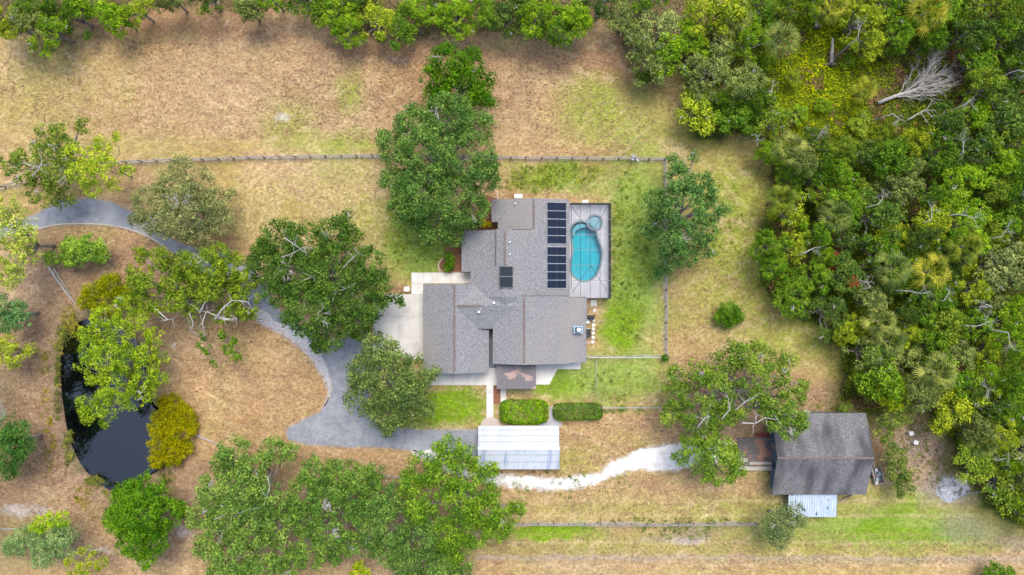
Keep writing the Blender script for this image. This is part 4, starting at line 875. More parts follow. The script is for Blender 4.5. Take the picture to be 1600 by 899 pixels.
def crown_points(lobes, rc=(.5, 1.0), dens=1.0, leaf=.34, seed=0, flat=.62, cover=1.9, up=.35):
    """lobes (x,y,z,r): clumps spread over each lobe's upper shell, leaves over each clump"""
    rs = np.random.RandomState(seed); P = []; Nn = []; T = []; S = []; O = []; cents = []
    for (x, y, z, r) in lobes:
        ravg = (rc[0]+rc[1])/2; r = r*1.1; nc = max(3, int(1.22*cover*(r/ravg)**2))
        for k in range(nc):
            q = rc[0]+(rc[1]-rc[0])*rs.rand()**1.5
            th = rs.rand()*2*math.pi; cz = rs.rand()**.8*1.15-.15; sz = math.sqrt(max(0, 1-cz*cz)); rad = max(.15, r-q*.55)*(1-.35*rs.rand()**2)
            c = np.array([x+rad*sz*math.cos(th), y+rad*sz*math.sin(th), z+rad*flat*cz+rs.uniform(-.35, .35)])
            if c[2] < q*.6: c[2] = q*.6+rs.rand()*.3
            cents.append(c); n = int(dens*2.6*q*q/(leaf*leaf*.3))+4
            d = rs.randn(n, 3); d /= np.linalg.norm(d, axis=1, keepdims=True); d[:, 2] = np.where(rs.rand(n) < .75, np.abs(d[:, 2]), d[:, 2])
            rr_ = q*(1-.55*rs.rand(n)**1.6)*(1+.35*rs.rand(n)**3); p = c+d*rr_[:, None]*np.array([1, 1, .72])
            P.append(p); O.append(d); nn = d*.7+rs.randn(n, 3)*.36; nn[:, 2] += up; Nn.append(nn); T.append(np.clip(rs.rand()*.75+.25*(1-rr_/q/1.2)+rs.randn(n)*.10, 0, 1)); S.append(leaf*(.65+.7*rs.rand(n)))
    return np.concatenate(P), np.concatenate(Nn), np.concatenate(S), np.concatenate(T), np.concatenate(O), cents
def limb(mb, a, b, r0, r1, rs, k=5, wob=.12, sag=0):
    a = np.array(a, float); b = np.array(b, float); L = np.linalg.norm(b-a); P = []
    for i in range(k+1):
        t = i/k; p = a+(b-a)*t; p[2] += math.sin(math.pi*t)*sag*L
        if 0 < i < k: p += (rs.rand(3)-.5)*wob*L
        P.append(p)
    mb.tube(P, [r0+(r1-r0)*i/k for i in range(k+1)], 5); return P
LEAFCOL = {'dark':(.030,.088,.014),'deep':(.030,.115,.008),'mid':(.058,.125,.022),'grey':(.115,.155,.058),'pale':(.15,.2,.075),'yellow':(.18,.28,.02),'lime':(.17,.25,.016),
           'bright':(.065,.19,.015),'blue':(.065,.16,.06),'olive':(.185,.19,.008),'moss':(.09,.15,.016),'mint':(.13,.24,.075)}
def make_tree(base, lobes, h, col, label, seed, name='oak_tree', group=None, rc=(.5,1.0), leaf=.34, dens=1.0, cover=1.9, dead=0, trunk=.35, flat=.82, cat='tree', bare=0, link=True, up=.35, color=None):
    """base and lobes in metres; lobes (x,y,z,r)"""
    t = thing(name, (base[0], base[1], 0), label, cat, group); rs = np.random.RandomState(seed+100)
    rel = [(x-base[0], y-base[1], z, r) for x, y, z, r in lobes]
    P, Nn, S, T, O, cents = crown_points(rel, rc, dens, leaf, seed, flat, cover, up)
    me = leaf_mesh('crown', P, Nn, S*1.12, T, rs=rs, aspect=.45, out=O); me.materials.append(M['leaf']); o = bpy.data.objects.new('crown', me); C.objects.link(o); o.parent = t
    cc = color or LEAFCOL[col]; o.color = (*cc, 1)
    mb = MB(); fk = np.array([0, 0, h*.28]); cen = np.mean([l[:2] for l in rel], 0); fk[:2] = cen*.25
    limb(mb, (0, 0, -.1), fk, trunk, trunk*.75, rs, 4, .05)
    for (x, y, z, r) in rel:
        e = np.array([x, y, z+.1*r]); Q = limb(mb, fk, e, trunk*.5, trunk*.18, rs, 6, .14, .06)
        near = sorted(cents, key=lambda c: np.linalg.norm(c-e))[:max(4, int(r*3))]
        for c in near[::2]: limb(mb, Q[rs.randint(3, 6)], c, trunk*.14, .03, rs, 4, .14, .05)
    tk = mb.build('trunk', M['bark']); tk.parent = t
    if dead:
        for k in range(dead):
            mb = MB()
            x, y, z, r = rel[rs.randint(len(rel))]; a = np.array([x+rs.uniform(-.4, .4)*r, y+rs.uniform(-.4, .4)*r, z+flat*r*.8]); ang = rs.rand()*6.28
            for q in range(rs.randint(2, 5)):
                L = r*rs.uniform(.3, .6); an = ang+rs.uniform(-.9, .9); e = a+np.array([math.cos(an)*L, math.sin(an)*L, rs.uniform(.1, .35)*L]); Q = limb(mb, a, e, .045, .02, rs, 4, .2)
                for s in range(3):
                    b0 = Q[rs.randint(1, 4)]; an2 = an+rs.uniform(-1.2, 1.2); limb(mb, b0, b0+np.array([math.cos(an2), math.sin(an2), .2])*L*.4, .04, .018, rs, 3, .2)
            d = mb.build('dead_branch', M['deadwood']); d.parent = t
    return t
def hero(lob, h, col, label, seed, base=None, **kw):
    """lob: (px, py, r_px[, z]) as seen in the picture"""
    L = []
    for q in lob:
        z = q[3] if len(q) > 3 else h*.62
        x, y, _ = W(q[0], q[1], z); L.append((x, y, z+(0 if h < 6 else .9*math.sin(q[0]*.37+q[1]*.53)), q[2]*.1*(1-z/H)))
    if base is None:
        wts = np.array([l[3]**2 for l in L]); b = (np.array([[l[0], l[1]] for l in L])*wts[:, None]).sum(0)/wts.sum()
    else: b = W(*base)[:2]
    return make_tree(b, L, h, col, label, seed, **kw)

hero([(700,105,32,8),(735,100,26,7),(680,125,24,6),(720,135,36,8),(745,140,20,6),(690,160,24,6),(765,124,10,5),(762,160,14,5)], 9, 'deep', 'dense deep green oak standing alone in the top field', 1, dead=5, cover=2.3, rc=(.5,1.1))
hero([(650,200,36,8),(700,190,40,9),(745,200,32,8),(620,235,28,7),(670,245,46,10),(730,250,46,10),(620,290,28,7),(660,300,44,9),(710,310,42,9),(755,280,28,7),(680,350,32,7),(710,368,18,5),(635,325,30,7),(600,215,12,5),(645,175,16,6),(740,330,24,6)], 12, 'mid', 'largest oak, shading the upper left corner of the house', 2, trunk=.5, dead=5, cover=2.1, color=(.06,.145,.032))
dark3 = hero([(440,375,34,7),(480,385,38,9),(525,370,30,8),(545,375,20,6),(415,410,28,7),(465,430,44,10),(520,430,46,11),(570,420,34,8),(590,445,22,7),(435,450,30,8),(490,480,46,10),(545,480,42,9),(585,480,20,7),(515,520,30,7),(500,540,14,5),(560,505,24,6),(408,390,18,6),(545,345,14,6)], 12, 'dark', 'dark broad oak overhanging the driveway beside the parking pad', 3, trunk=.55, dead=9, cover=2.2, color=(.040,.105,.018))
hero([(606,468,9,4.5),(622,465,9,4.5),(626,474,8,4.5),(602,474,5,4.5)], 4.6, 'dark', 'small sprig of an oak seedling over the parking pad', 4, base=(598,470), name='young_tree', rc=(.25,.45), cover=1.5, trunk=.06)
hero([(590,550,28,7),(620,555,26,7),(570,580,28,7),(610,595,42,9),(655,580,26,6),(680,585,12,5),(565,620,28,6),(605,640,34,7),(650,620,32,7),(600,670,16,5),(665,640,16,5),(640,655,20,5),(590,532,12,5)], 10, 'grey', 'grey-green oak between parking pad and lower driveway bend', 5, dead=3, color=(.085,.145,.04), trunk=.4, cover=2.0)
sparse = hero([(225,400,14,6),(280,470,18,7),(310,455,18,7),(355,450,18,7),(215,445,16,6),(400,440,12,6),(345,400,18,8),(255,405,18,7),(285,415,24,8),(325,420,30,9),(365,420,24,8),(240,440,22,7),(275,445,24,7),(330,450,22,8),(380,440,20,7),(250,480,16,6),(220,470,18,6),(380,478,24,7),(300,490,14,6),(345,490,16,6),(300,410,14,8),(205,425,10,6),(395,410,12,6)], 9, 'mid', 'sparse oak with bare silver limbs across the driveway', 6, base=(318,480), rc=(.35,.85), cover=2.2, dead=7, color=(.085,.165,.018), trunk=.4)
hero([(318,525,8,4),(325,545,9,4),(332,570,7,3.5),(312,540,6,4)], 5, 'deep', 'narrow green limb sapling left of its twin below the sparse oak', 7, base=(325,520), rc=(.3,.55), cover=1.6, trunk=.1, name='sapling', color=(.05,.14,.015))
hero([(348,525,9,4),(358,545,10,4),(370,560,9,4),(362,535,8,4)], 5, 'deep', 'narrow green limb sapling right of its twin below the sparse oak', 8, base=(350,518), rc=(.3,.55), cover=1.6, trunk=.1, name='sapling', color=(.06,.155,.015))
hero([(290,262,18,6),(270,295,32,7),(315,290,28,7),(240,320,28,6),(290,330,40,9),(340,320,26,6),(255,350,30,6),(310,365,26,6),(345,345,22,6),(222,345,16,5),(360,305,10,4)], 9, 'grey', 'hazy grey-green oak between fence and driveway curve', 9, dead=5, leaf=.27, dens=.85, cover=2.2, color=(.135,.17,.065))
ragged = hero([(90,205,16,6),(70,205,12,5),(125,195,13,6),(105,225,20,7),(75,240,24,7),(50,265,28,7),(85,270,26,8),(110,255,20,7),(70,300,24,6),(30,250,16,5),(95,310,18,5),(60,230,14,5),(12,255,10,5)], 9, 'mid', 'ragged mid-green oak at the left end of the long fence', 10, dead=9, cover=1.5, rc=(.35,.8), color=(.085,.155,.025))
hero([(120,240,14,9),(145,250,22,10),(165,230,14,9),(130,270,20,9),(165,265,22,9),(190,215,10,8),(195,265,12,8),(140,292,16,8),(175,290,12,7)], 11, 'yellow', 'lacy yellow-green cypress overlapping the ragged oak', 11, name='cypress_tree', rc=(.3,.6), cover=1.9, leaf=.24, dens=.8, trunk=.13, color=(.20,.31,.035))
hero([(10,325,22,9),(30,345,22,9),(15,365,24,10),(45,372,18,9),(20,400,24,10),(48,400,14,8),(10,430,22,9),(35,430,14,8),(-15,380,28,10)], 13, 'yellow', 'tall yellow-green cypress over the driveway at the left edge', 12, name='cypress_tree', rc=(.3,.65), cover=1.7, leaf=.26, dens=.75, dead=4, color=(.20,.29,.055))
hero([(120,392,24,3),(145,388,22,3.2),(160,398,14,2.5),(108,405,12,2),(82,404,12,1.6)], 5, 'bright', 'rounded apple-green shrub tree inside the driveway curve', 13, name='shrub', cat='shrub', rc=(.35,.7), leaf=.24, cover=2.6, trunk=.15, color=(.11,.24,.035))
hero([(5,475,18,6),(25,490,22,6),(5,505,20,6),(35,500,14,5)], 8, 'blue', 'bluish green tree at left edge above the small yellow one', 14, leaf=.24, rc=(.35,.75), cover=2.4, color=(.07,.175,.06))
hero([(15,540,16,5),(30,550,16,5),(45,548,12,4),(22,565,12,4),(5,560,12,4)], 6, 'lime', 'small yellow tree at left edge between two green ones', 15, name='cypress_tree', rc=(.3,.6), leaf=.24, cover=1.7, color=(.19,.28,.035))
hero([(10,670,26,6),(35,680,24,6),(15,705,28,7),(40,700,18,5),(15,735,16,4)], 8, 'dark', 'dark round tree at left edge beside the pond bank', 16, cover=2.5, leaf=.28, color=(.035,.12,.025), trunk=.3)
hero([(165,495,20,8),(190,480,20,8),(155,520,20,8),(185,520,24,9),(145,545,20,8),(175,555,26,9),(135,570,14,7),(200,560,22,8),(150,590,18,7),(185,600,28,8),(220,590,24,7),(160,620,18,7),(150,645,18,6),(175,640,16,6),(165,662,10,5),(235,610,16,6),(140,628,14,6),(210,625,18,6),(225,555,18,7),(245,560,16,6),(250,590,16,6),(238,530,18,7),(215,500,18,7),(130,520,12,6)], 10, 'yellow', 'yellow-green cypress leaning over the left side of the pond', 17, name='cypress_tree', base=(232,600), rc=(.35,.7), cover=1.8, leaf=.26, dens=.9, dead=6, color=(.125,.235,.022))
hero([(150,452,18,2.5),(175,448,20,2.8),(140,470,16,2.2),(170,475,22,2.6),(195,460,16,2.4)], 4, 'olive', 'olive-gold bush at the top end of the pond', 18, name='shrub', cat='shrub', rc=(.35,.7), leaf=.22, cover=2.6, trunk=.1, color=(.115,.165,.008))
hero([(270,632,20,1.2),(290,650,18,1.2),(255,665,22,1.2),(280,675,24,1.4),(250,695,18,1.1),(270,710,18,1.1),(245,720,12,1),(290,700,14,1.1),(300,668,10,1),(255,628,10,1)], 2, 'olive', 'low olive-gold shrub mass on the right side of the pond', 19, name='shrub', cat='shrub', rc=(.3,.55), leaf=.2, cover=3.0, trunk=.06, flat=.45, color=(.165,.195,.006))
hero([(225,765,28,6),(200,780,26,6),(250,775,22,6),(190,810,26,6),(225,805,38,8),(265,800,24,6),(215,845,30,6),(245,840,24,6),(235,870,16,5),(280,795,14,5)], 9, 'bright', 'dense round bright green tree below the pond', 20, cover=2.7, rc=(.4,.85), leaf=.3, color=(.042,.145,.012))
hero([(50,835,20,5),(80,845,24,5),(105,830,20,5),(75,865,20,5),(100,855,18,4),(30,850,18,4),(10,855,14,4)], 7, 'mint', 'pale mint-green tree in the lower left corner', 21, leaf=.22, cover=2.1, rc=(.35,.7), color=(.13,.23,.085))
hero([(60,822,14,6.5),(85,812,14,7),(105,808,12,7),(45,832,10,6)], 7.5, 'yellow', 'yellow-green treetop rising behind the mint-green tree', 22, name='cypress_tree', base=(62,830), leaf=.22, rc=(.3,.5), cover=1.8, color=(.15,.29,.025))
hero([(110,875,10,4),(135,885,14,4),(160,880,12,4),(150,862,8,4),(130,860,8,4),(115,895,10,4)], 5.5, 'yellow', 'sparse yellow sapling at the bottom edge below the pond', 23, name='sapling', leaf=.22, rc=(.25,.5), cover=1.4, trunk=.1, color=(.17,.26,.025))
grove = hero([(370,705,26,8),(350,725,24,8),(400,730,26,8),(430,700,22,8),(455,705,14,7),(340,760,26,8),(380,770,36,10),(420,775,28,9),(320,800,24,7),(350,820,32,9),(395,825,36,10),(430,820,26,8),(330,850,24,7),(370,870,34,9),(410,880,30,8),(350,895,24,7),(440,860,24,7)], 12, 'grey', 'broad sage-green oak at the left of the lower grove', 24, trunk=.5, dead=8, color=(.082,.175,.036), cover=2.4)
hero([(495,735,24,8),(530,740,26,8),(570,745,22,7),(475,770,26,8),(510,780,30,9),(550,775,26,8),(480,815,26,8),(515,830,26,8),(490,860,26,8),(455,880,22,7),(585,740,16,6),(525,865,18,6),(575,770,22,7),(560,800,22,7),(545,850,22,7),(580,860,16,6),(460,800,22,8)], 11, 'mid', 'mid-green oak in the middle of the lower grove', 25, trunk=.45, dead=6, color=(.062,.15,.028), cover=2.3, rc=(.4,.9))
hero([(700,705,24,8),(725,715,22,8),(750,735,16,7),(660,735,26,8),(695,745,28,9),(640,760,22,8),(660,785,28,9),(725,780,36,10),(755,800,28,8),(790,805,22,7),(765,770,18,7),(700,830,26,8),(740,825,26,8),(700,870,22,7),(808,795,14,6),(765,735,16,6),(775,830,20,6),(720,850,24,7)], 12, 'bright', 'fresh green oak overhanging the corner of the carport', 26, trunk=.5, dead=4, color=(.072,.175,.02), cover=2.2)
hero([(600,790,20,7),(615,820,30,8),(655,840,34,8),(640,880,30,7),(605,865,24,7),(690,885,28,7),(580,830,20,6),(670,810,24,8),(620,775,22,7),(720,890,20,6),(590,790,20,7)], 10, 'mid', 'dusky green oak at the bottom between mid-green and fresh green oaks', 27, trunk=.4, dead=3, color=(.062,.145,.032), cover=2.4)
hero([(563,885,10,3),(572,893,9,3),(553,893,8,3)], 4, 'yellow', 'tiny yellow sapling at the bottom edge of the grove', 28, name='sapling', rc=(.25,.45), leaf=.22, trunk=.07)
hero([(1060,285,26,8),(1095,290,24,8),(1025,320,24,7),(1065,325,36,10),(1110,325,24,7),(1020,355,20,6),(1055,370,30,8),(1100,365,24,7),(1050,400,24,6),(1035,425,14,5),(1075,400,18,5),(1060,262,12,7),(1052,248,9,6),(1080,245,9,6),(1128,330,10,5),(1112,395,10,5)], 11, 'mid', 'mid-green oak beside the lawn fence, right of the pool', 29, dead=7, color=(.052,.135,.035), cover=2.0, trunk=.42, rc=(.4,.9))
hero([(1138,488,17,1.8),(1150,494,12,1.5),(1128,496,12,1.5),(1138,500,12,1.2)], 3.2, 'bright', 'small round green bush alone on the grass', 30, name='bush', cat='bush', rc=(.3,.55), leaf=.2, cover=3.2, trunk=.08, color=(.05,.15,.015))
hero([(1040,560,6,.8)], 1.2, 'deep', 'tiny round bush at the fence corner by the fire pit', 31, name='bush', cat='bush', rc=(.25,.4), leaf=.18, cover=3, trunk=.04)
forked = hero([(1155,550,24,8),(1190,555,22,8),(1135,570,24,8),(1175,590,30,10),(1215,585,22,8),(1090,590,26,7),(1115,610,30,9),(1060,620,26,7),(1090,650,28,8),(1235,620,20,8),(1210,640,28,9),(1240,655,18,8),(1180,625,22,8),(1050,585,14,6),(1050,650,20,7),(1225,560,14,7),(1130,645,22,8),(1250,600,10,6),(1248,665,14,8),(1228,675,14,8),(1205,655,18,9),(1150,650,18,8)], 13, 'mid', 'wide forked oak between the fence corner and the barn', 32, trunk=.55, dead=12, color=(.08,.165,.025), cover=1.85)
hero([(1085,685,22,7),(1110,680,22,7),(1120,705,26,8),(1090,715,22,7),(1065,712,16,6),(1140,715,22,7),(1130,740,20,6),(1100,738,16,6),(1150,728,14,6)], 10, 'bright', 'bright oak limb mass over the end of the sand path', 33, trunk=.4, dead=3, color=(.085,.185,.025), cover=1.8)
hero([(1215,800,18,5),(1240,795,14,5),(1205,820,20,5),(1230,820,20,6),(1215,840,16,4),(1250,812,10,4)], 7, 'grey', 'grey-green tree touching the lean-to roof', 34, leaf=.28, dead=4, color=(.095,.145,.055), cover=1.9)
hero([(702,402,8,1.3),(704,412,9,1.2),(700,418,7,1)], 2, 'bright', 'small dark rounded bush inside the curved edging', 35, name='bush', cat='bush', rc=(.25,.4), leaf=.17, cover=3.2, trunk=.05, color=(.05,.15,.015))
hero([(742,347,9,1.5),(735,352,7,1.2)], 2.2, 'deep', 'green shrub tucked beside the upper left wing', 36, name='bush', cat='bush', rc=(.25,.4), leaf=.17, cover=2.6, trunk=.05)
hero([(755,348,7,1),(764,351,5,.9)], 1.6, 'yellow', 'yellow-leaved shrub in the mulch bed by the wing', 37, name='bush', cat='bush', rc=(.2,.35), leaf=.16, cover=2.6, trunk=.04, color=(.3,.33,.02))
hero([(1552,890,14,2),(1572,895,12,2),(1540,897,10,2)], 3.5, 'bright', 'bright bush at the bottom edge in the lower right corner', 38, name='bush', cat='bush', rc=(.3,.55), leaf=.22, cover=2.4, trunk=.08, color=(.05,.15,.015))
for k, (lob, col, lab) in enumerate((
    ([(1390,655,18,4),(1410,645,16,4),(1382,678,14,3.5)], (.095,.16,.03), 'leafy scrub just above the white appliances'),
    ([(1398,715,18,3),(1403,735,20,3),(1410,760,18,3),(1390,700,12,3)], (.08,.14,.03), 'leafy scrub between the trailer and the ash heap'),
    ([(1340,590,16,3),(1355,610,16,3)], (.10,.17,.02), 'knee-high thicket at the wood edge above the barn'),
    ([(1395,618,24,5),(1370,612,16,4)], (.12,.21,.015), 'bright thicket at the wood edge right of the barn roof'),
    ([(1322,640,10,2)], (.06,.14,.02), 'small green clump behind the barn ridge end'))):
    hero(lob, 5, 'mid', lab, 60+k, name='thicket', cat='thicket', rc=(.35,.75), leaf=.26, cover=2.0, trunk=.12, color=col)

for k, (x_, y_, h_) in enumerate(((-79.5,-17,1.0),(-80,-24.5,1.1),(-80.5,-32,1.0),(-79,-9,.9))):
    rs = np.random.RandomState(40+k); lobes = [(x_+rs.uniform(-2, 3.2)-.14*max(0, 12-z_)*3, y_+rs.uniform(-3, 3), z_*h_, rs.uniform(1.4, 2.4)) for z_ in (11,12,13,14,15,16,17,18,19)]
    make_tree((x_-4, y_), lobes, 19*h_, 'deep', '%s tall oak mirrored in the dark left side of the pond' % ['upper middle','lower middle','lowest','uppest'][k].replace('uppest','topmost'), 800+k, rc=(.6,1.2), leaf=.42, cover=1.6, trunk=.45)
def limbs(t, paths, r=.11):
    base = np.array(t.location)
    rs = np.random.RandomState(len(paths))
    for P_, z in paths:
        mb = MB(); Q = [np.array(W(a, b, z+.3*math.sin(i*1.3)))-base for i, (a, b) in enumerate(P_)]; Q = [Q[0]*1+np.array([0, 0, -1.5])]+Q; Q = [np.array(q) for q in Q]; k = len(Q); mb.tube(Q, [r*(1.1-.8*i/(k-1)) for i in range(k)], 6)
        for q in Q[2:]:
            for s_ in range(2): an = rs.rand()*6.28; L_ = rs.uniform(.8, 1.8); limb(mb, q, q+np.array([math.cos(an)*L_, math.sin(an)*L_, .2]), r*.35, .018, rs, 3, .2)
        o = mb.build('silver_limb', M['deadwood']); o.parent = t
limbs(sparse, [([(365,500),(345,497),(325,488),(310,486)],8.5),([(336,498),(350,480),(362,470),(376,470),(388,472)],9.3),([(312,488),(322,470),(332,458),(342,455)],9),([(322,488),(316,505),(320,520)],7.5),([(296,490),(302,505),(298,518)],7),([(340,497),(355,500),(370,497)],8.5),([(305,418),(310,410),(318,406)],10),([(240,480),(262,500),(270,498)],8)], .13)
limbs(forked, [([(1128,655),(1140,640),(1138,622)],12.5),([(1160,661),(1180,662),(1195,653),(1215,656)],12),([(1180,662),(1182,648)],12.5),([(1090,668),(1100,655),(1108,650)],11.5),([(1150,640),(1165,628),(1172,622)],13)], .12)
limbs(dark3, [([(445,372),(462,384),(480,396)],12),([(440,402),(458,396),(475,386)],12),([(535,420),(552,402),(560,396)],12),([(470,440),(490,432)],13),([(510,470),(525,455),(540,452)],12.5)], .09)
limbs(grove, [([(345,790),(375,802),(392,796)],12.5),([(335,812),(360,800)],12),([(418,745),(422,760),(416,775)],12)], .08)
limbs(ragged, [([(40,255),(55,262),(70,258)],10),([(50,275),(62,262),(66,250)],10),([(90,285),(102,275)],10)], .09)
# hedges: clipped, leaves over a rounded box
def hedge(x0, x1, y0, y1, h, col, label, seed):
    rs = np.random.RandomState(seed); X0, X1, Y0, Y1 = WX(x0, h), WX(x1, h), WY(y1, h), WY(y0, h); cx, cy = (X0+X1)/2, (Y0+Y1)/2; hx, hy = (X1-X0)/2, (Y1-Y0)/2
    n = int((4*hx*hy+4*(hx+hy)*h)*58); u = rs.rand(n, 3)*2-1; ax = rs.choice(3, n, p=[.2, .3, .5]); u[np.arange(n), ax] = np.sign(u[np.arange(n), ax]); u[:, 2] = np.where(ax == 2, 1, u[:, 2])
    e = np.abs(u)**5; f = (e[:, 0]+e[:, 1]+e[:, 2])**(-.2); u = u*f[:, None]
    lump = fbm(u[:, 0]*hx+40, u[:, 1]*hy+40, .9, seed)-.5; k = 1+.10*rs.randn(n)*.6
    P = np.stack([u[:, 0]*hx*(1+.05*lump)*k**.3, u[:, 1]*hy*(1+.12*lump)*k**.5, h*.5+u[:, 2]*h*.5+lump*.6+rs.rand(n)*.12-.1], 1); P[:, 2] = np.maximum(P[:, 2], .05)
    Nn = u**3+rs.randn(n, 3)*.5; Nn[:, 2] += .2
    t = thing('hedge', (cx, cy, 0), label, 'hedge', 'clipped hedges above the carport')
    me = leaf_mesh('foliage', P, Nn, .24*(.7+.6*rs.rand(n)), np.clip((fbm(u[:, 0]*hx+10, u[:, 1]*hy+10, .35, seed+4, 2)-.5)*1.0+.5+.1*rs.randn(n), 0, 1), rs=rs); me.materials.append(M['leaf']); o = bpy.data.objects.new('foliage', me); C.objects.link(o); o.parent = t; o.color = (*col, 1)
    mb = MB()
    for i in range(int(hx*2/1.2)):
        x_ = -hx+.6+i*1.2; mb.tube([(x_, 0, 0), (x_+.1, .1, h*.6)], [.06, .03], 5)
        for s in (-1, 1): mb.tube([(x_, 0, .2), (x_+.2*s, hy*.5*s, h*.6)], [.04, .02], 4)
    o = mb.build('stems', M['bark']); o.parent = t
hedge(781, 856, 627, 664, 1.9, (.075,.21,.012), 'broad bright green hedge above the carport', 5)
hedge(865, 942, 632, 658, 1.6, (.045,.13,.015), 'narrow darker hedge right of the bright one', 6)

# ------------------------------------------------------------------ palms
def palm_parts(seed, R_=2.6, nf=24, seg=9):
    rs = np.random.RandomState(seed); V = []; F = []; T = []
    def quad(a, b, c, d, t):
        k = len(V); V.extend([a, b, c, d]); F.append((k, k+1, k+2, k+3)); T.extend([t]*4)
    for i in range(nf):
        az = i*2.399+rs.uniform(-.2, .2); el = R(84-100*(i/nf)**.8+rs.uniform(-12, 12)); L = R_*rs.uniform(.3, .6); t = rs.rand()
        d = np.array([math.cos(az)*math.cos(el), math.sin(az)*math.cos(el), math.sin(el)]); side = np.array([-math.sin(az), math.cos(az), 0]); up_ = np.cross(d, side)*-1
        hub = d*L; w_ = side*.03; quad(-w_, w_, hub+w_, hub-w_, t)
        for j in range(seg):
            a = R(-52+104*j/(seg-1)); dd = d*math.cos(a)+side*math.sin(a); ll = R_*.56*(.75+.25*math.cos(a*.8))*rs.uniform(.85, 1.1); sd = np.cross(dd, up_); sd /= np.linalg.norm(sd); ww = .055
            m_ = hub+dd*ll*.55; e = hub+dd*ll+np.array([0, 0, -.28*ll]); quad(hub-sd*.02, hub+sd*.02, m_+sd*ww, m_-sd*ww, t); quad(m_-sd*ww, m_+sd*ww, e+sd*.012, e-sd*.012, t)
    me = bpy.data.meshes.new('fronds'); me.from_pydata([tuple(v) for v in V], [], F); a = me.attributes.new('tint', 'FLOAT', 'POINT'); a.data.foreach_set('value', np.array(T, np.float32)); me.materials.append(M['leaf']); return me
palm_me = [palm_parts(s) for s in (1, 2, 3)]
def palm(px, py, h, s, col, label, seed):
    rs = np.random.RandomState(seed); x, y, _ = W(px, py, h); t = thing('palm_tree', (x, y, 0), label, 'palm', 'fan palms scattered through the wood')
    o = bpy.data.objects.new('fronds', palm_me[seed % 3]); C.objects.link(o); o.parent = t; o.location = (0, 0, h); o.scale = (s, s, s); o.rotation_euler = (rs.uniform(-.15, .15), rs.uniform(-.15, .15), rs.uniform(0, 6)); o.color = (*col, 1)
    mb = MB(); mb.tube([(0, 0, -.1), (.05, .03, h*.5), (0, 0, h)], [.2, .16, .18], 8); o = mb.build('trunk', M['bark']); o.parent = t
YP = (.17,.21,.03); GP = (.09,.14,.035); PP = (.13,.175,.045); OP = (.09,.14,.02)
for k, (a, b, h, s, c_, lab) in enumerate((
    (1455,425,7,1.15,YP,'yellow-green fan palm deep in the wood level with the pool'),
    (1395,420,8,1.15,GP,'sage fan palm just left of the yellow-green palm'),
    (1375,502,7,1.0,PP,'upper pale fan palm of the pair above the barn'),
    (1390,534,7,.95,GP,'lower sage fan palm of the pair above the barn'),
    (1222,312,6,1.0,OP,'olive fan palm at the field edge level with the spa'),
    (1232,232,6,1.05,PP,'pale fan palm at the field edge level with the rail fence'),
    (1222,62,6,1.1,GP,'sage fan palm left of the upright fallen trunk'),
    (1352,140,4,.8,YP,'small yellow fan palm at the foot of the fallen dead tree'),
    (1450,18,7,1.25,(.15,.18,.025),'golden fan palm cut by the top edge right of centre wood'),
    (1508,385,7,1.0,OP,'olive fan palm right of the yellow-green palm'),
    (1305,338,7,1.1,GP,'sage fan palm between field edge and reddish bush'),
    (1465,582,8,1.15,PP,'pale fan palm in the wood level with the hedges'),
    (1440,600,6,.9,GP,'smaller sage palm touching the pale palm'),
    (1150,30,6,1.0,PP,'pale fan palm where the top tree line meets the wood'),
    (1300,10,6,1.0,YP,'yellow fan palm on the top edge above the clearing'),
    (1535,690,6,1.0,GP,'sage fan palm in the wood level with the barn roof'))):
    palm(a, b, h, s, c_, lab, k+1)

# ------------------------------------------------------------------ dead and fallen trees
def twig_tree(mb, a, d, L, r, depth, rs, spread=.6, flat=.35):
    a = np.array(a, float); d = np.array(d, float)/np.linalg.norm(d); P = [a.copy()]; k = 4; q = d.copy()
    for i in range(k):
        q = q+rs.randn(3)*.10; q /= np.linalg.norm(q); P.append(P[-1]+q*L/k)
    for p in P: p[2] = max(p[2], r*.8)
    mb.tube(P, [r*(1-.5*i/k) for i in range(k+1)], 5 if depth > 1 else 3)
    if depth == 0: return
    for s in range(4 if depth > 1 else 3):
        t = rs.randint(2, k+1); v = q+rs.randn(3)*spread; v[2] = v[2]*flat+.05; twig_tree(mb, P[t], v, L*rs.uniform(.5, .75), r*.48, depth-1, rs, spread, flat)
def dead_tree(px, py, z, ang, L, r, depth, label, seed, name='dead_tree', spread=.6, cat='dead tree'):
    rs = np.random.RandomState(seed); x, y, _ = W(px, py, z); mb = MB(); a = R(ang)
    twig_tree(mb, (x, y, z), (math.cos(a), math.sin(a), .12), L, r, depth, rs, spread)
    if z > 1.5: mb.tube([(x-math.cos(a)*.5, y-math.sin(a)*.5, 0), (x-math.cos(a)*.2, y-math.sin(a)*.2, z*.6), (x, y, z)], [r*1.6, r*1.3, r], 6)
    t = thing(name, (x, y, 0), label, cat); o = mb.build('limbs', M['deadwood'], t); return t
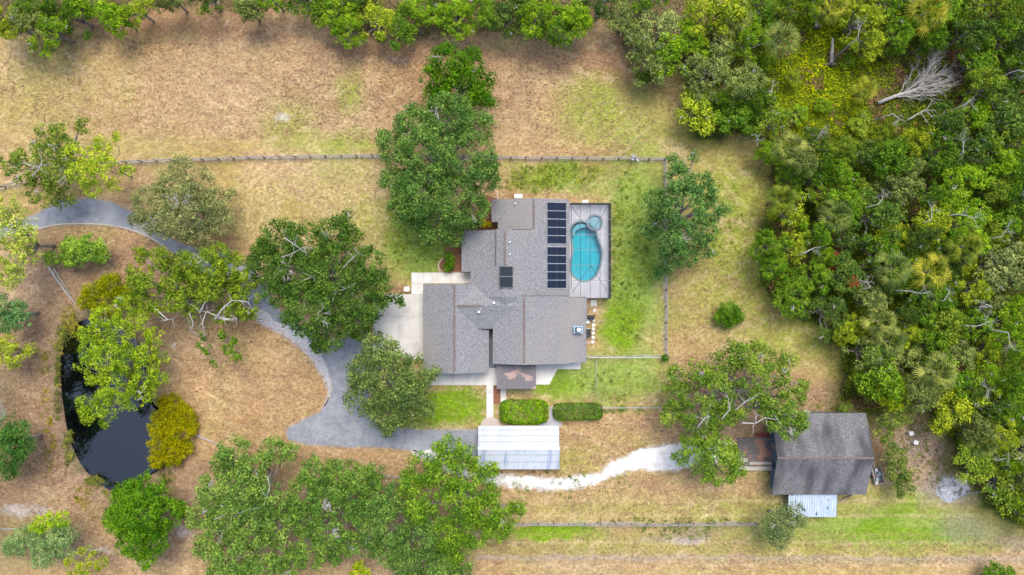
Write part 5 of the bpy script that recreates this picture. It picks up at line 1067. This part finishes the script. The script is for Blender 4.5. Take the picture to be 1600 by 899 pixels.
def fan_tree():
    rs = np.random.RandomState(4); t = thing('fallen_tree', W(1372, 161), 'big grey fallen tree with fanned bare branches in the wood', 'fallen tree')
    mb = MB(); A = np.array(W(1372, 161, .6)); B = np.array(W(1434, 139, 1.0)); mb.tube([A, (A+B)/2+[0, .1, .1], B], [.34, .26, .2], 8); mb.build('trunk', M['deadwood'], t)
    for k in range(22):
        q = rs.uniform(.35, 1) if k % 3 else 1.; a = A+(B-A)*q; ang = R(rs.uniform(-6, 72)); L = rs.uniform(4.2, 8.0)*(.6+.4*q); d = np.array([math.cos(ang), math.sin(ang), rs.uniform(.02, .3)]); mb = MB()
        e = a+d*L; Q = limb(mb, a, e, .085, .03, rs, 6, .07)
        for s in range(9):
            b0 = Q[rs.randint(1, 6)]; an = ang+rs.uniform(-.7, .7); l2 = rs.uniform(.9, 2.4); Q2 = limb(mb, b0, b0+np.array([math.cos(an), math.sin(an), rs.uniform(-.1, .3)])*l2, .035, .015, rs, 3, .12)
            for u in range(2): an2 = an+rs.uniform(-.8, .8); limb(mb, Q2[rs.randint(1, 3)], Q2[2]+np.array([math.cos(an2), math.sin(an2), .1])*.9, .02, .012, rs, 2, .1)
        mb.build('branch', M['deadwood'], t)
fan_tree()
dead_tree(1418, 188, .6, 35, 2.6, .2, 2, 'short grey fallen limb just below the big fallen tree', 5, 'fallen_tree', .5, 'fallen tree')
def uprooted(px, py, px2_, py2_, label, seed):
    t = thing('fallen_tree', W(px, py), label, 'fallen trunk'); mb = MB(); mb.tube([W(px, py, .6), W((px+px2_)/2, (py+py2_)/2, .5), W(px2_, py2_, .35)], [.34, .28, .2], 8); mb.build('trunk', M['deadwood'], t)
    mb = MB(); rs = np.random.RandomState(seed); c0 = np.array(W(px, py, .6))
    for i in range(26):
        a = rs.rand()*6.28; e = c0+np.array([math.cos(a)*1.2*rs.rand(), -.3*rs.rand(), math.sin(a)*.8])*1.1; e[2] = max(e[2], .05); mb.tube([c0, (c0+e)/2+rs.randn(3)*.1, e], [.14, .09, .03], 4)
    mb.build('root_plate', M['wood'], t)
uprooted(1299, 100, 1301, 60, 'upright-looking pale trunk with brown root plate in the clearing', 1)
uprooted(1276, 42, 1270, 0, 'pale trunk with roots running off the top edge', 2)
dead = [(1118,128,6,120,3.2,'white bare snag where the field meets the wood'),(1204,150,5,70,2.4,'pale bare snag a little right of the field-edge snag'),(1340,60,7,80,3.0,'forked white snag right of the fallen trunk'),(1395,178,6,-30,2.6,'bare silver limb left below the big fallen tree'),
        (1505,165,7,40,3.0,'white twisted limb right of the big fallen tree'),(1505,240,7,80,3.4,'tall white snag in the right wood above the fence line'),(1275,220,6,60,2.8,'silver bare limbs at the field side above the fence line'),(1395,245,4,35,2.0,'single curved pale branch in the mid wood above the fence line'),
        (1455,345,8,100,3.4,'white forked snag above the yellow-green palm'),(1500,335,8,-20,3.2,'pale sweeping limb right above the yellow-green palm'),(1260,395,7,40,2.8,'grey bare branches near the field edge level with the pool'),(1360,450,7,120,2.6,'arched pale limb left below the sage palm'),
        (1420,455,8,-15,3.2,'bare limb reaching right beneath the palms'),(1525,510,8,20,3.6,'silver branching snag at right level with the chimney'),(1575,520,8,-80,3.0,'white snag at the right edge level with the chimney'),(1550,480,8,150,2.6,'grey twig fan left of the right-edge snag'),
        (1475,470,7,60,2.2,'small grey snag in mid wood level with the pool end'),(1565,370,7,60,2.6,'pale twigs at the right edge level with the pool'),(1545,620,7,100,2.6,'pale snag at right level with the hedges'),(1560,720,6,30,2.6,'grey dead branches right of the ash heap'),(1370,320,8,30,2.6,'white thin limbs in mid wood level with the fence corner'),(1590,110,7,-20,2.4,'white limb at the right edge near the top'),(1180,210,5,-60,1.8,'small white limb in the corner of field and wood')]
for k, (a, b, z, an, L, lab) in enumerate(dead): dead_tree(a, b, z+.8, an, L*.55, .07, 3, lab, 30+k, spread=.95)

# ------------------------------------------------------------------ the wood: a few crown kinds, copied tree by tree
protos = []
for k in range(9):
    rs = np.random.RandomState(500+k); h = 8.5; nl = rs.randint(7, 11); lobes = [(rs.uniform(-.6, .6), rs.uniform(-.6, .6), 6.4, 1.7)]
    for i in range(nl):
        a = 2*math.pi*i/nl+rs.uniform(-.3, .3); d = rs.uniform(1.2, 3.3); lobes.append((d*math.cos(a), d*math.sin(a), rs.uniform(3.6, 6.6), rs.uniform(.75, 1.6)))
    kw = [dict(rc=(.35,.8), leaf=.32, cover=2.0), dict(rc=(.3,.6), leaf=.25, cover=1.7, dens=.9), dict(rc=(.45,1.0), leaf=.38, cover=1.9)][k % 3]
    t = make_tree((0, 0), lobes, h, 'mid', 'x', 700+k, name='oak_tree', group='trees of the wood', dead=[3, 1, 4, 1, 2, 5, 1, 3, 2][k], trunk=.28, **kw)
    protos.append(t)
used = set()
COLN = [('deep green',(.042,.115,.012)),('fresh green',(.082,.185,.016)),('grey-green',(.10,.15,.042)),('yellow-green',(.135,.21,.022)),('dusky green',(.040,.090,.016)),('pale sage',(.13,.18,.06)),('mossy green',(.085,.155,.02)),('leaf green',(.062,.155,.016))]
def put(px, py, s, hz, ci, label, rs, group, zs=1.0):
    k = rs.randint(len(protos)); p = protos[k]; z = 6.0*hz; x, y, _ = W(px, py, z)
    if k in used:
        r = p.copy(); C.objects.link(r)
        for ch in p.children: c = ch.copy(); C.objects.link(c); c.parent = r
    else: r = p; used.add(k)
    r.location = (x, y, 0); r.scale = (s, s, hz); r.rotation_euler.z = rs.uniform(0, 6.28); tag(r, label, 'tree', group)
    v = rs.uniform(.85, 1.18); c0 = [1.1*q for q in COLN[ci][1]]
    for ch in r.children: 
        if ch.name.startswith('crown'): ch.color = (c0[0]*v, c0[1]*v, c0[2]*v, 1)
    return r
# top tree line, placed by hand from left to right: (px, py, radius px, colour)
top = [(8,22,34,3),(38,30,36,2),(75,35,34,1),(112,12,30,0),(130,-14,40,1),(182,16,26,1),(215,6,26,3),(262,-16,28,2),(320,-20,30,0),(385,2,26,2),(425,-14,28,1),(470,-12,30,0),(520,10,34,1),(545,28,28,1),(588,18,32,3),(622,34,32,0),(660,2,34,1),(715,6,34,1),(752,6,30,7),(790,16,34,4),(838,14,36,1),(870,40,28,0),(905,22,30,1),(940,-8,30,4),(975,20,34,2),(1000,55,30,2),(1040,35,36,5),(1018,92,30,2),(1045,80,30,1),(1085,55,32,1),(1095,15,34,3),(1004,112,14,4),(60,-6,34,0),(560,-18,34,4),(690,-18,34,0),(830,-26,34,4),(1010,-15,30,7)]
ordn = 'first second third fourth fifth sixth seventh eighth ninth tenth eleventh twelfth thirteenth fourteenth fifteenth sixteenth seventeenth eighteenth nineteenth twentieth'.split()
ordn += ['twenty-'+o_ for o_ in ordn[:9]]+['thirtieth']+['thirty-'+o_ for o_ in ordn[:9]]
RS = np.random.RandomState(77)
for k, (a, b, r_, ci) in enumerate(sorted(top)):
    put(a, b+9, r_*.1/3.5, RS.uniform(.75, 1.05) if r_ > 20 else .5, ci, '%s tree in the top tree line, %s from the left' % (COLN[ci][0], ordn[k]), RS, 'trees of the top tree line')
# right wood
rows = [(0,'on the top edge'),(48,'level with the fallen trunk'),(110,'level with the big fallen tree'),(175,'just above the fence line'),(235,'level with the fence corner'),(300,'level with the spa'),(365,'level with the pool'),(430,'level with the pool\'s lower end'),(490,'level with the chimney'),(550,'level with the porch'),(610,'level with the hedges'),(665,'level with the carport'),(725,'level with the ash heap'),(785,'in the lower right corner')]
cols = [(0,'at the field edge'),(1175,'near the field edge'),(1255,'a little inside the wood'),(1330,'left of mid wood'),(1400,'in mid wood'),(1465,'right of mid wood'),(1525,'near the right edge'),(1575,'cut by the right edge')]
cells = {}; pts = []
fr_ = px2([(1150,-20),(1085,95),(1085,195),(1150,195),(1188,210),(1215,250),(1218,340),(1205,385),(1205,440),(1260,480),(1310,505),(1335,540),(1340,580),(1375,600),(1445,610),(1475,650),(1510,710),(1530,760),(1570,795),(1640,830),(1680,830),(1680,-20)])
clear = px2([(1165,30),(1220,5),(1340,10),(1360,70),(1420,60),(1500,70),(1545,130),(1500,175),(1430,225),(1350,225),(1290,205),(1225,190),(1185,120)])
tries = 0
while tries < 9000 and len(pts) < 150:
    tries += 1; a = RS.uniform(1080, 1625); b = RS.uniform(-15, 815); x, y = WX(a), WY(b)
    if not inside(fr_, np.array([x]), np.array([y]))[0]: continue
    if inside(clear, np.array([x]), np.array([y]))[0]: continue
    r_ = RS.uniform(22, 44)
    if any(math.hypot(a-q[0], b-q[1]) < (r_+q[2])*.60 for q in pts): continue
    if any(math.hypot(a-q[0], b-q[1]) < 24 for q in ((1455,425),(1395,420),(1375,502),(1390,534),(1222,312),(1232,232),(1305,338),(1465,582),(1508,385))): continue
    pts.append((a, b, r_))
small = [(1200,95,17),(1240,120,14),(1330,95,14),(1290,165,16),(1345,195,18),(1205,180,14),(1420,215,16),(1335,30,16),(1480,200,14),(1385,80,12),(1250,175,18)]
for a, b, r_ in pts+small:
    nv = vnoise(np.array([a/70.]), np.array([b/70.]), 9)[0]
    ci = int(RS.choice([0,1,2,3,4,5,6,7], p=[.16,.16,.12,.14,.1,.06,.16,.1])) if r_ > 20 else int(RS.choice([3,1,6]))
    if a > 1450 and b < 330: ci = int(RS.choice([0,4,7,1,6]))
    row = max(i for i, q in enumerate(rows) if q[0] <= max(b, 0)); colm = max(i for i, q in enumerate(cols) if q[0] <= a)
    cells.setdefault((row, colm), []).append((a, b, r_, ci))
rank = ['largest','second largest','third largest','fourth largest','fifth largest']
for (ro, co), L in sorted(cells.items()):
    L.sort(key=lambda q: -q[2]); seen = {}
    for q in L: seen.setdefault(q[3], []).append(q)
    for ci, S_ in seen.items():
        for j, (a, b, r_, _) in enumerate(S_):
            lab = (('larger ','smaller ')[j] if len(S_) == 2 else rank[j]+' ' if len(S_) > 1 else '')+COLN[ci][0]+' tree '+rows[ro][1]+', '+cols[co][1]
            put(a, b, r_*.1/3.7, RS.uniform(.65, 1.15) if r_ > 20 else RS.uniform(.25, .45), ci, lab, RS, 'trees of the wood')
for k, p in enumerate(protos):
    if k not in used:
        for ch in list(p.children): bpy.data.objects.remove(ch)
        bpy.data.objects.remove(p)
# red-leaved scrub seen in the wood
for k, (a, b, r_, lab) in enumerate(((1310,410,17,'reddish brown bush in the wood right of the sage palm'),(1327,440,12,'russet bush just below the reddish brown bush'),(1280,300,13,'dull red scrub above the reddish brown bush'))):
    hero([(a, b, r_, 4.5),(a+6, b+5, r_*.7, 4)], 6, 'mid', lab, 90+k, name='red_bush', cat='bush', rc=(.3,.6), leaf=.24, cover=2, trunk=.1, color=[(.16,.07,.035),(.2,.1,.03),(.12,.06,.04)][k])

# ground cover under and around the wood: nobody could count it
def cover(name, poly, n, seed, label, pick, zmax=.9, leaf=.3):
    rs = np.random.RandomState(seed); Pp = np.array(poly); lo, hi = Pp.min(0), Pp.max(0); lo = np.maximum(lo, [-84, -48]); hi = np.minimum(hi, [88, 50])
    x = lo[0]+(hi[0]-lo[0])*rs.rand(n*2); y = lo[1]+(hi[1]-lo[1])*rs.rand(n*2); k = inside(poly, x+1.5*(fbm(x, y, 1.5, 3)-.5), y+1.5*(fbm(x, y, 1.5, 4)-.5)); x, y = x[k][:n], y[k][:n]; n = len(x)
    h = fbm(x, y, 2.0, seed)**2*2.2*zmax; z = h*(1-.6*rs.rand(n)**2)+.03
    gx_ = (fbm(x+.3, y, 2.0, seed)-fbm(x-.3, y, 2.0, seed))*3; gy_ = (fbm(x, y+.3, 2.0, seed)-fbm(x, y-.3, 2.0, seed))*3
    Nn = np.stack([-gx_*2, -gy_*2, np.ones(n)], 1)+rs.randn(n, 3)*.55
    me = leaf_mesh(name, np.stack([x, y, z], 1), Nn, leaf*(.6+.8*rs.rand(n)), np.clip(fbm(x, y, .8, seed+9, 2)+.15*rs.randn(n), 0, 1), pick(x, y, rs), rs=rs); me.materials.append(M['cover'])
    o = bpy.data.objects.new(name, me); C.objects.link(o); return tag(o, label, 'ground cover', kind='stuff')
def wood_col(x, y, rs):
    a = fbm(x, y, 6, 201)[:, None]; px_, py_ = x*10+800, 449.5-y*10
    c = np.array([.05,.10,.012])*(1-a)+np.array([.115,.175,.014])*a
    cl = np.clip(1.4-np.hypot((px_-1285)/90, (py_-125)/100), 0, 1)[:, None]; c = c*(1-cl)+np.array([.165,.235,.010])*cl
    b = (fbm(x, y, 3, 301) > .62)[:, None]; return np.where(b, np.array([.16,.12,.05]), c)
cover('undergrowth', FOREST, 120000, 7, 'low green and yellow-green undergrowth covering the wood floor', wood_col, 1.0, .32)
cover('undergrowth', TOPWOOD, 16000, 8, 'thin scrub under the top tree line', lambda x, y, rs: np.tile(np.array([.07,.10,.025]), (len(x), 1)), .5, .28)
# loose tufts of weeds in lawn and litter
def tufts(name, spots, seed, label, colr, per=26, leaf=.16):
    rs = np.random.RandomState(seed); X, Y = [], []
    for (a, b, rx, ry, n) in spots:
        t = rs.rand(n)*6.28; r = np.sqrt(rs.rand(n)); X.append(WX(a)+r*rx*.1*np.cos(t)); Y.append(WY(b)+r*ry*.1*np.sin(t))
    X, Y = np.concatenate(X), np.concatenate(Y); n = len(X); s = .12+.3*rs.rand(n)**2
    x = np.repeat(X, per)+rs.randn(n*per)*np.repeat(s, per); y = np.repeat(Y, per)+rs.randn(n*per)*np.repeat(s, per); z = .03+rs.rand(n*per)*.16
    Nn = rs.randn(n*per, 3)*.5+np.array([0, 0, 1]); cc = np.array(colr)[None]*(np.repeat(.7+.6*rs.rand(n), per))[:, None]
    me = leaf_mesh(name, np.stack([x, y, z], 1), Nn, leaf*(.6+.8*rs.rand(n*per)), np.repeat(rs.rand(n), per), cc, rs=rs); me.materials.append(M['cover'])
    o = bpy.data.objects.new(name, me); C.objects.link(o); tag(o, label, 'weeds', kind='stuff')
tufts('weeds', [(870,272,75,16,170),(985,400,32,140,240),(650,365,55,50,130),(1150,330,60,90,60),(955,600,55,24,40),(830,290,50,10,50)], 3, 'scattered dark weeds in the lawn', (.125,.195,.03))
tufts('bank_weeds', [(78,690,8,50,30),(130,775,14,20,24),(105,495,10,20,30),(70,570,6,20,14),(72,640,8,30,14),(90,540,14,20,12),(118,515,8,12,20)], 4, 'small yellow-green weeds on the pond bank', (.19,.2,.03))
tufts('waterline_weeds', [(100,520,6,14,20),(90,600,3,60,36),(108,700,6,30,26),(150,752,16,8,26),(180,772,20,5,16),(262,745,10,10,14),(245,650,8,10,16)], 14, 'dark green weeds along the pond waterline', (.10,.13,.03), 40, .2)
tufts('path_weeds', [(880,755,110,22,40),(1050,815,120,8,50),(1000,640,80,6,40),(1060,830,60,12,40),(1450,700,50,60,90),(1300,640,80,12,40)], 5, 'small green weeds along path and fence', (.09,.15,.03))
def straw(spots, seed):
    rs = np.random.RandomState(seed); P = []
    for (a, b, rx, ry, n) in spots: n = int(n*.5); t = rs.rand(n)*6.28; r = np.sqrt(rs.rand(n)); P.append(np.stack([WX(a)+r*rx*.1*np.cos(t), WY(b)+r*ry*.1*np.sin(t), .03+.05*rs.rand(n)], 1))
    P = np.concatenate(P); P = P[(sdist(POND, P[:, 0], P[:, 1]) > 1.7) & (sdist(SAND, P[:, 0], P[:, 1]) > .1) & (sdist(ROADW, P[:, 0], P[:, 1]) > .2)]; n = len(P); Nn = rs.randn(n, 3)*.2+np.array([0, 0, 1]); c1 = np.array([.33,.25,.15]); c2 = np.array([.19,.13,.08]); k = (rs.rand(n) > .45)[:, None]*1.; ang = R(-24)+(fbm(P[:, 0], P[:, 1], 12, 77, 2)-.5)*4; dirs = np.stack([np.cos(ang), np.sin(ang), ang*0], 1)*1.2
    me = leaf_mesh('litter', P, Nn, (.42*(.4+rs.rand(n))), rs.rand(n)*.2+.5, c1*k+c2*(1-k), aspect=.2, rs=rs, out=dirs); me.materials.append(M['cover']); o = bpy.data.objects.new('leaf_litter', me); C.objects.link(o); tag(o, 'fallen leaves and dry stalks lying on the bare ground', 'leaf litter', kind='stuff')
straw([(400,600,110,110,5000),(70,620,60,150,5200),(190,420,150,70,4000),(300,130,320,90,12000),(640,140,200,90,7000),(930,150,140,100,5000),(500,330,150,70,3500),(1130,470,90,160,4500),(1000,760,200,50,4500),(1450,700,70,60,2500),(1200,860,420,30,4500),(600,730,120,20,1200),(240,840,130,60,2500),(120,760,120,60,2500),(1000,690,130,40,2500),(1300,640,100,25,1200)], 6)
print('objects', len(bpy.data.objects))
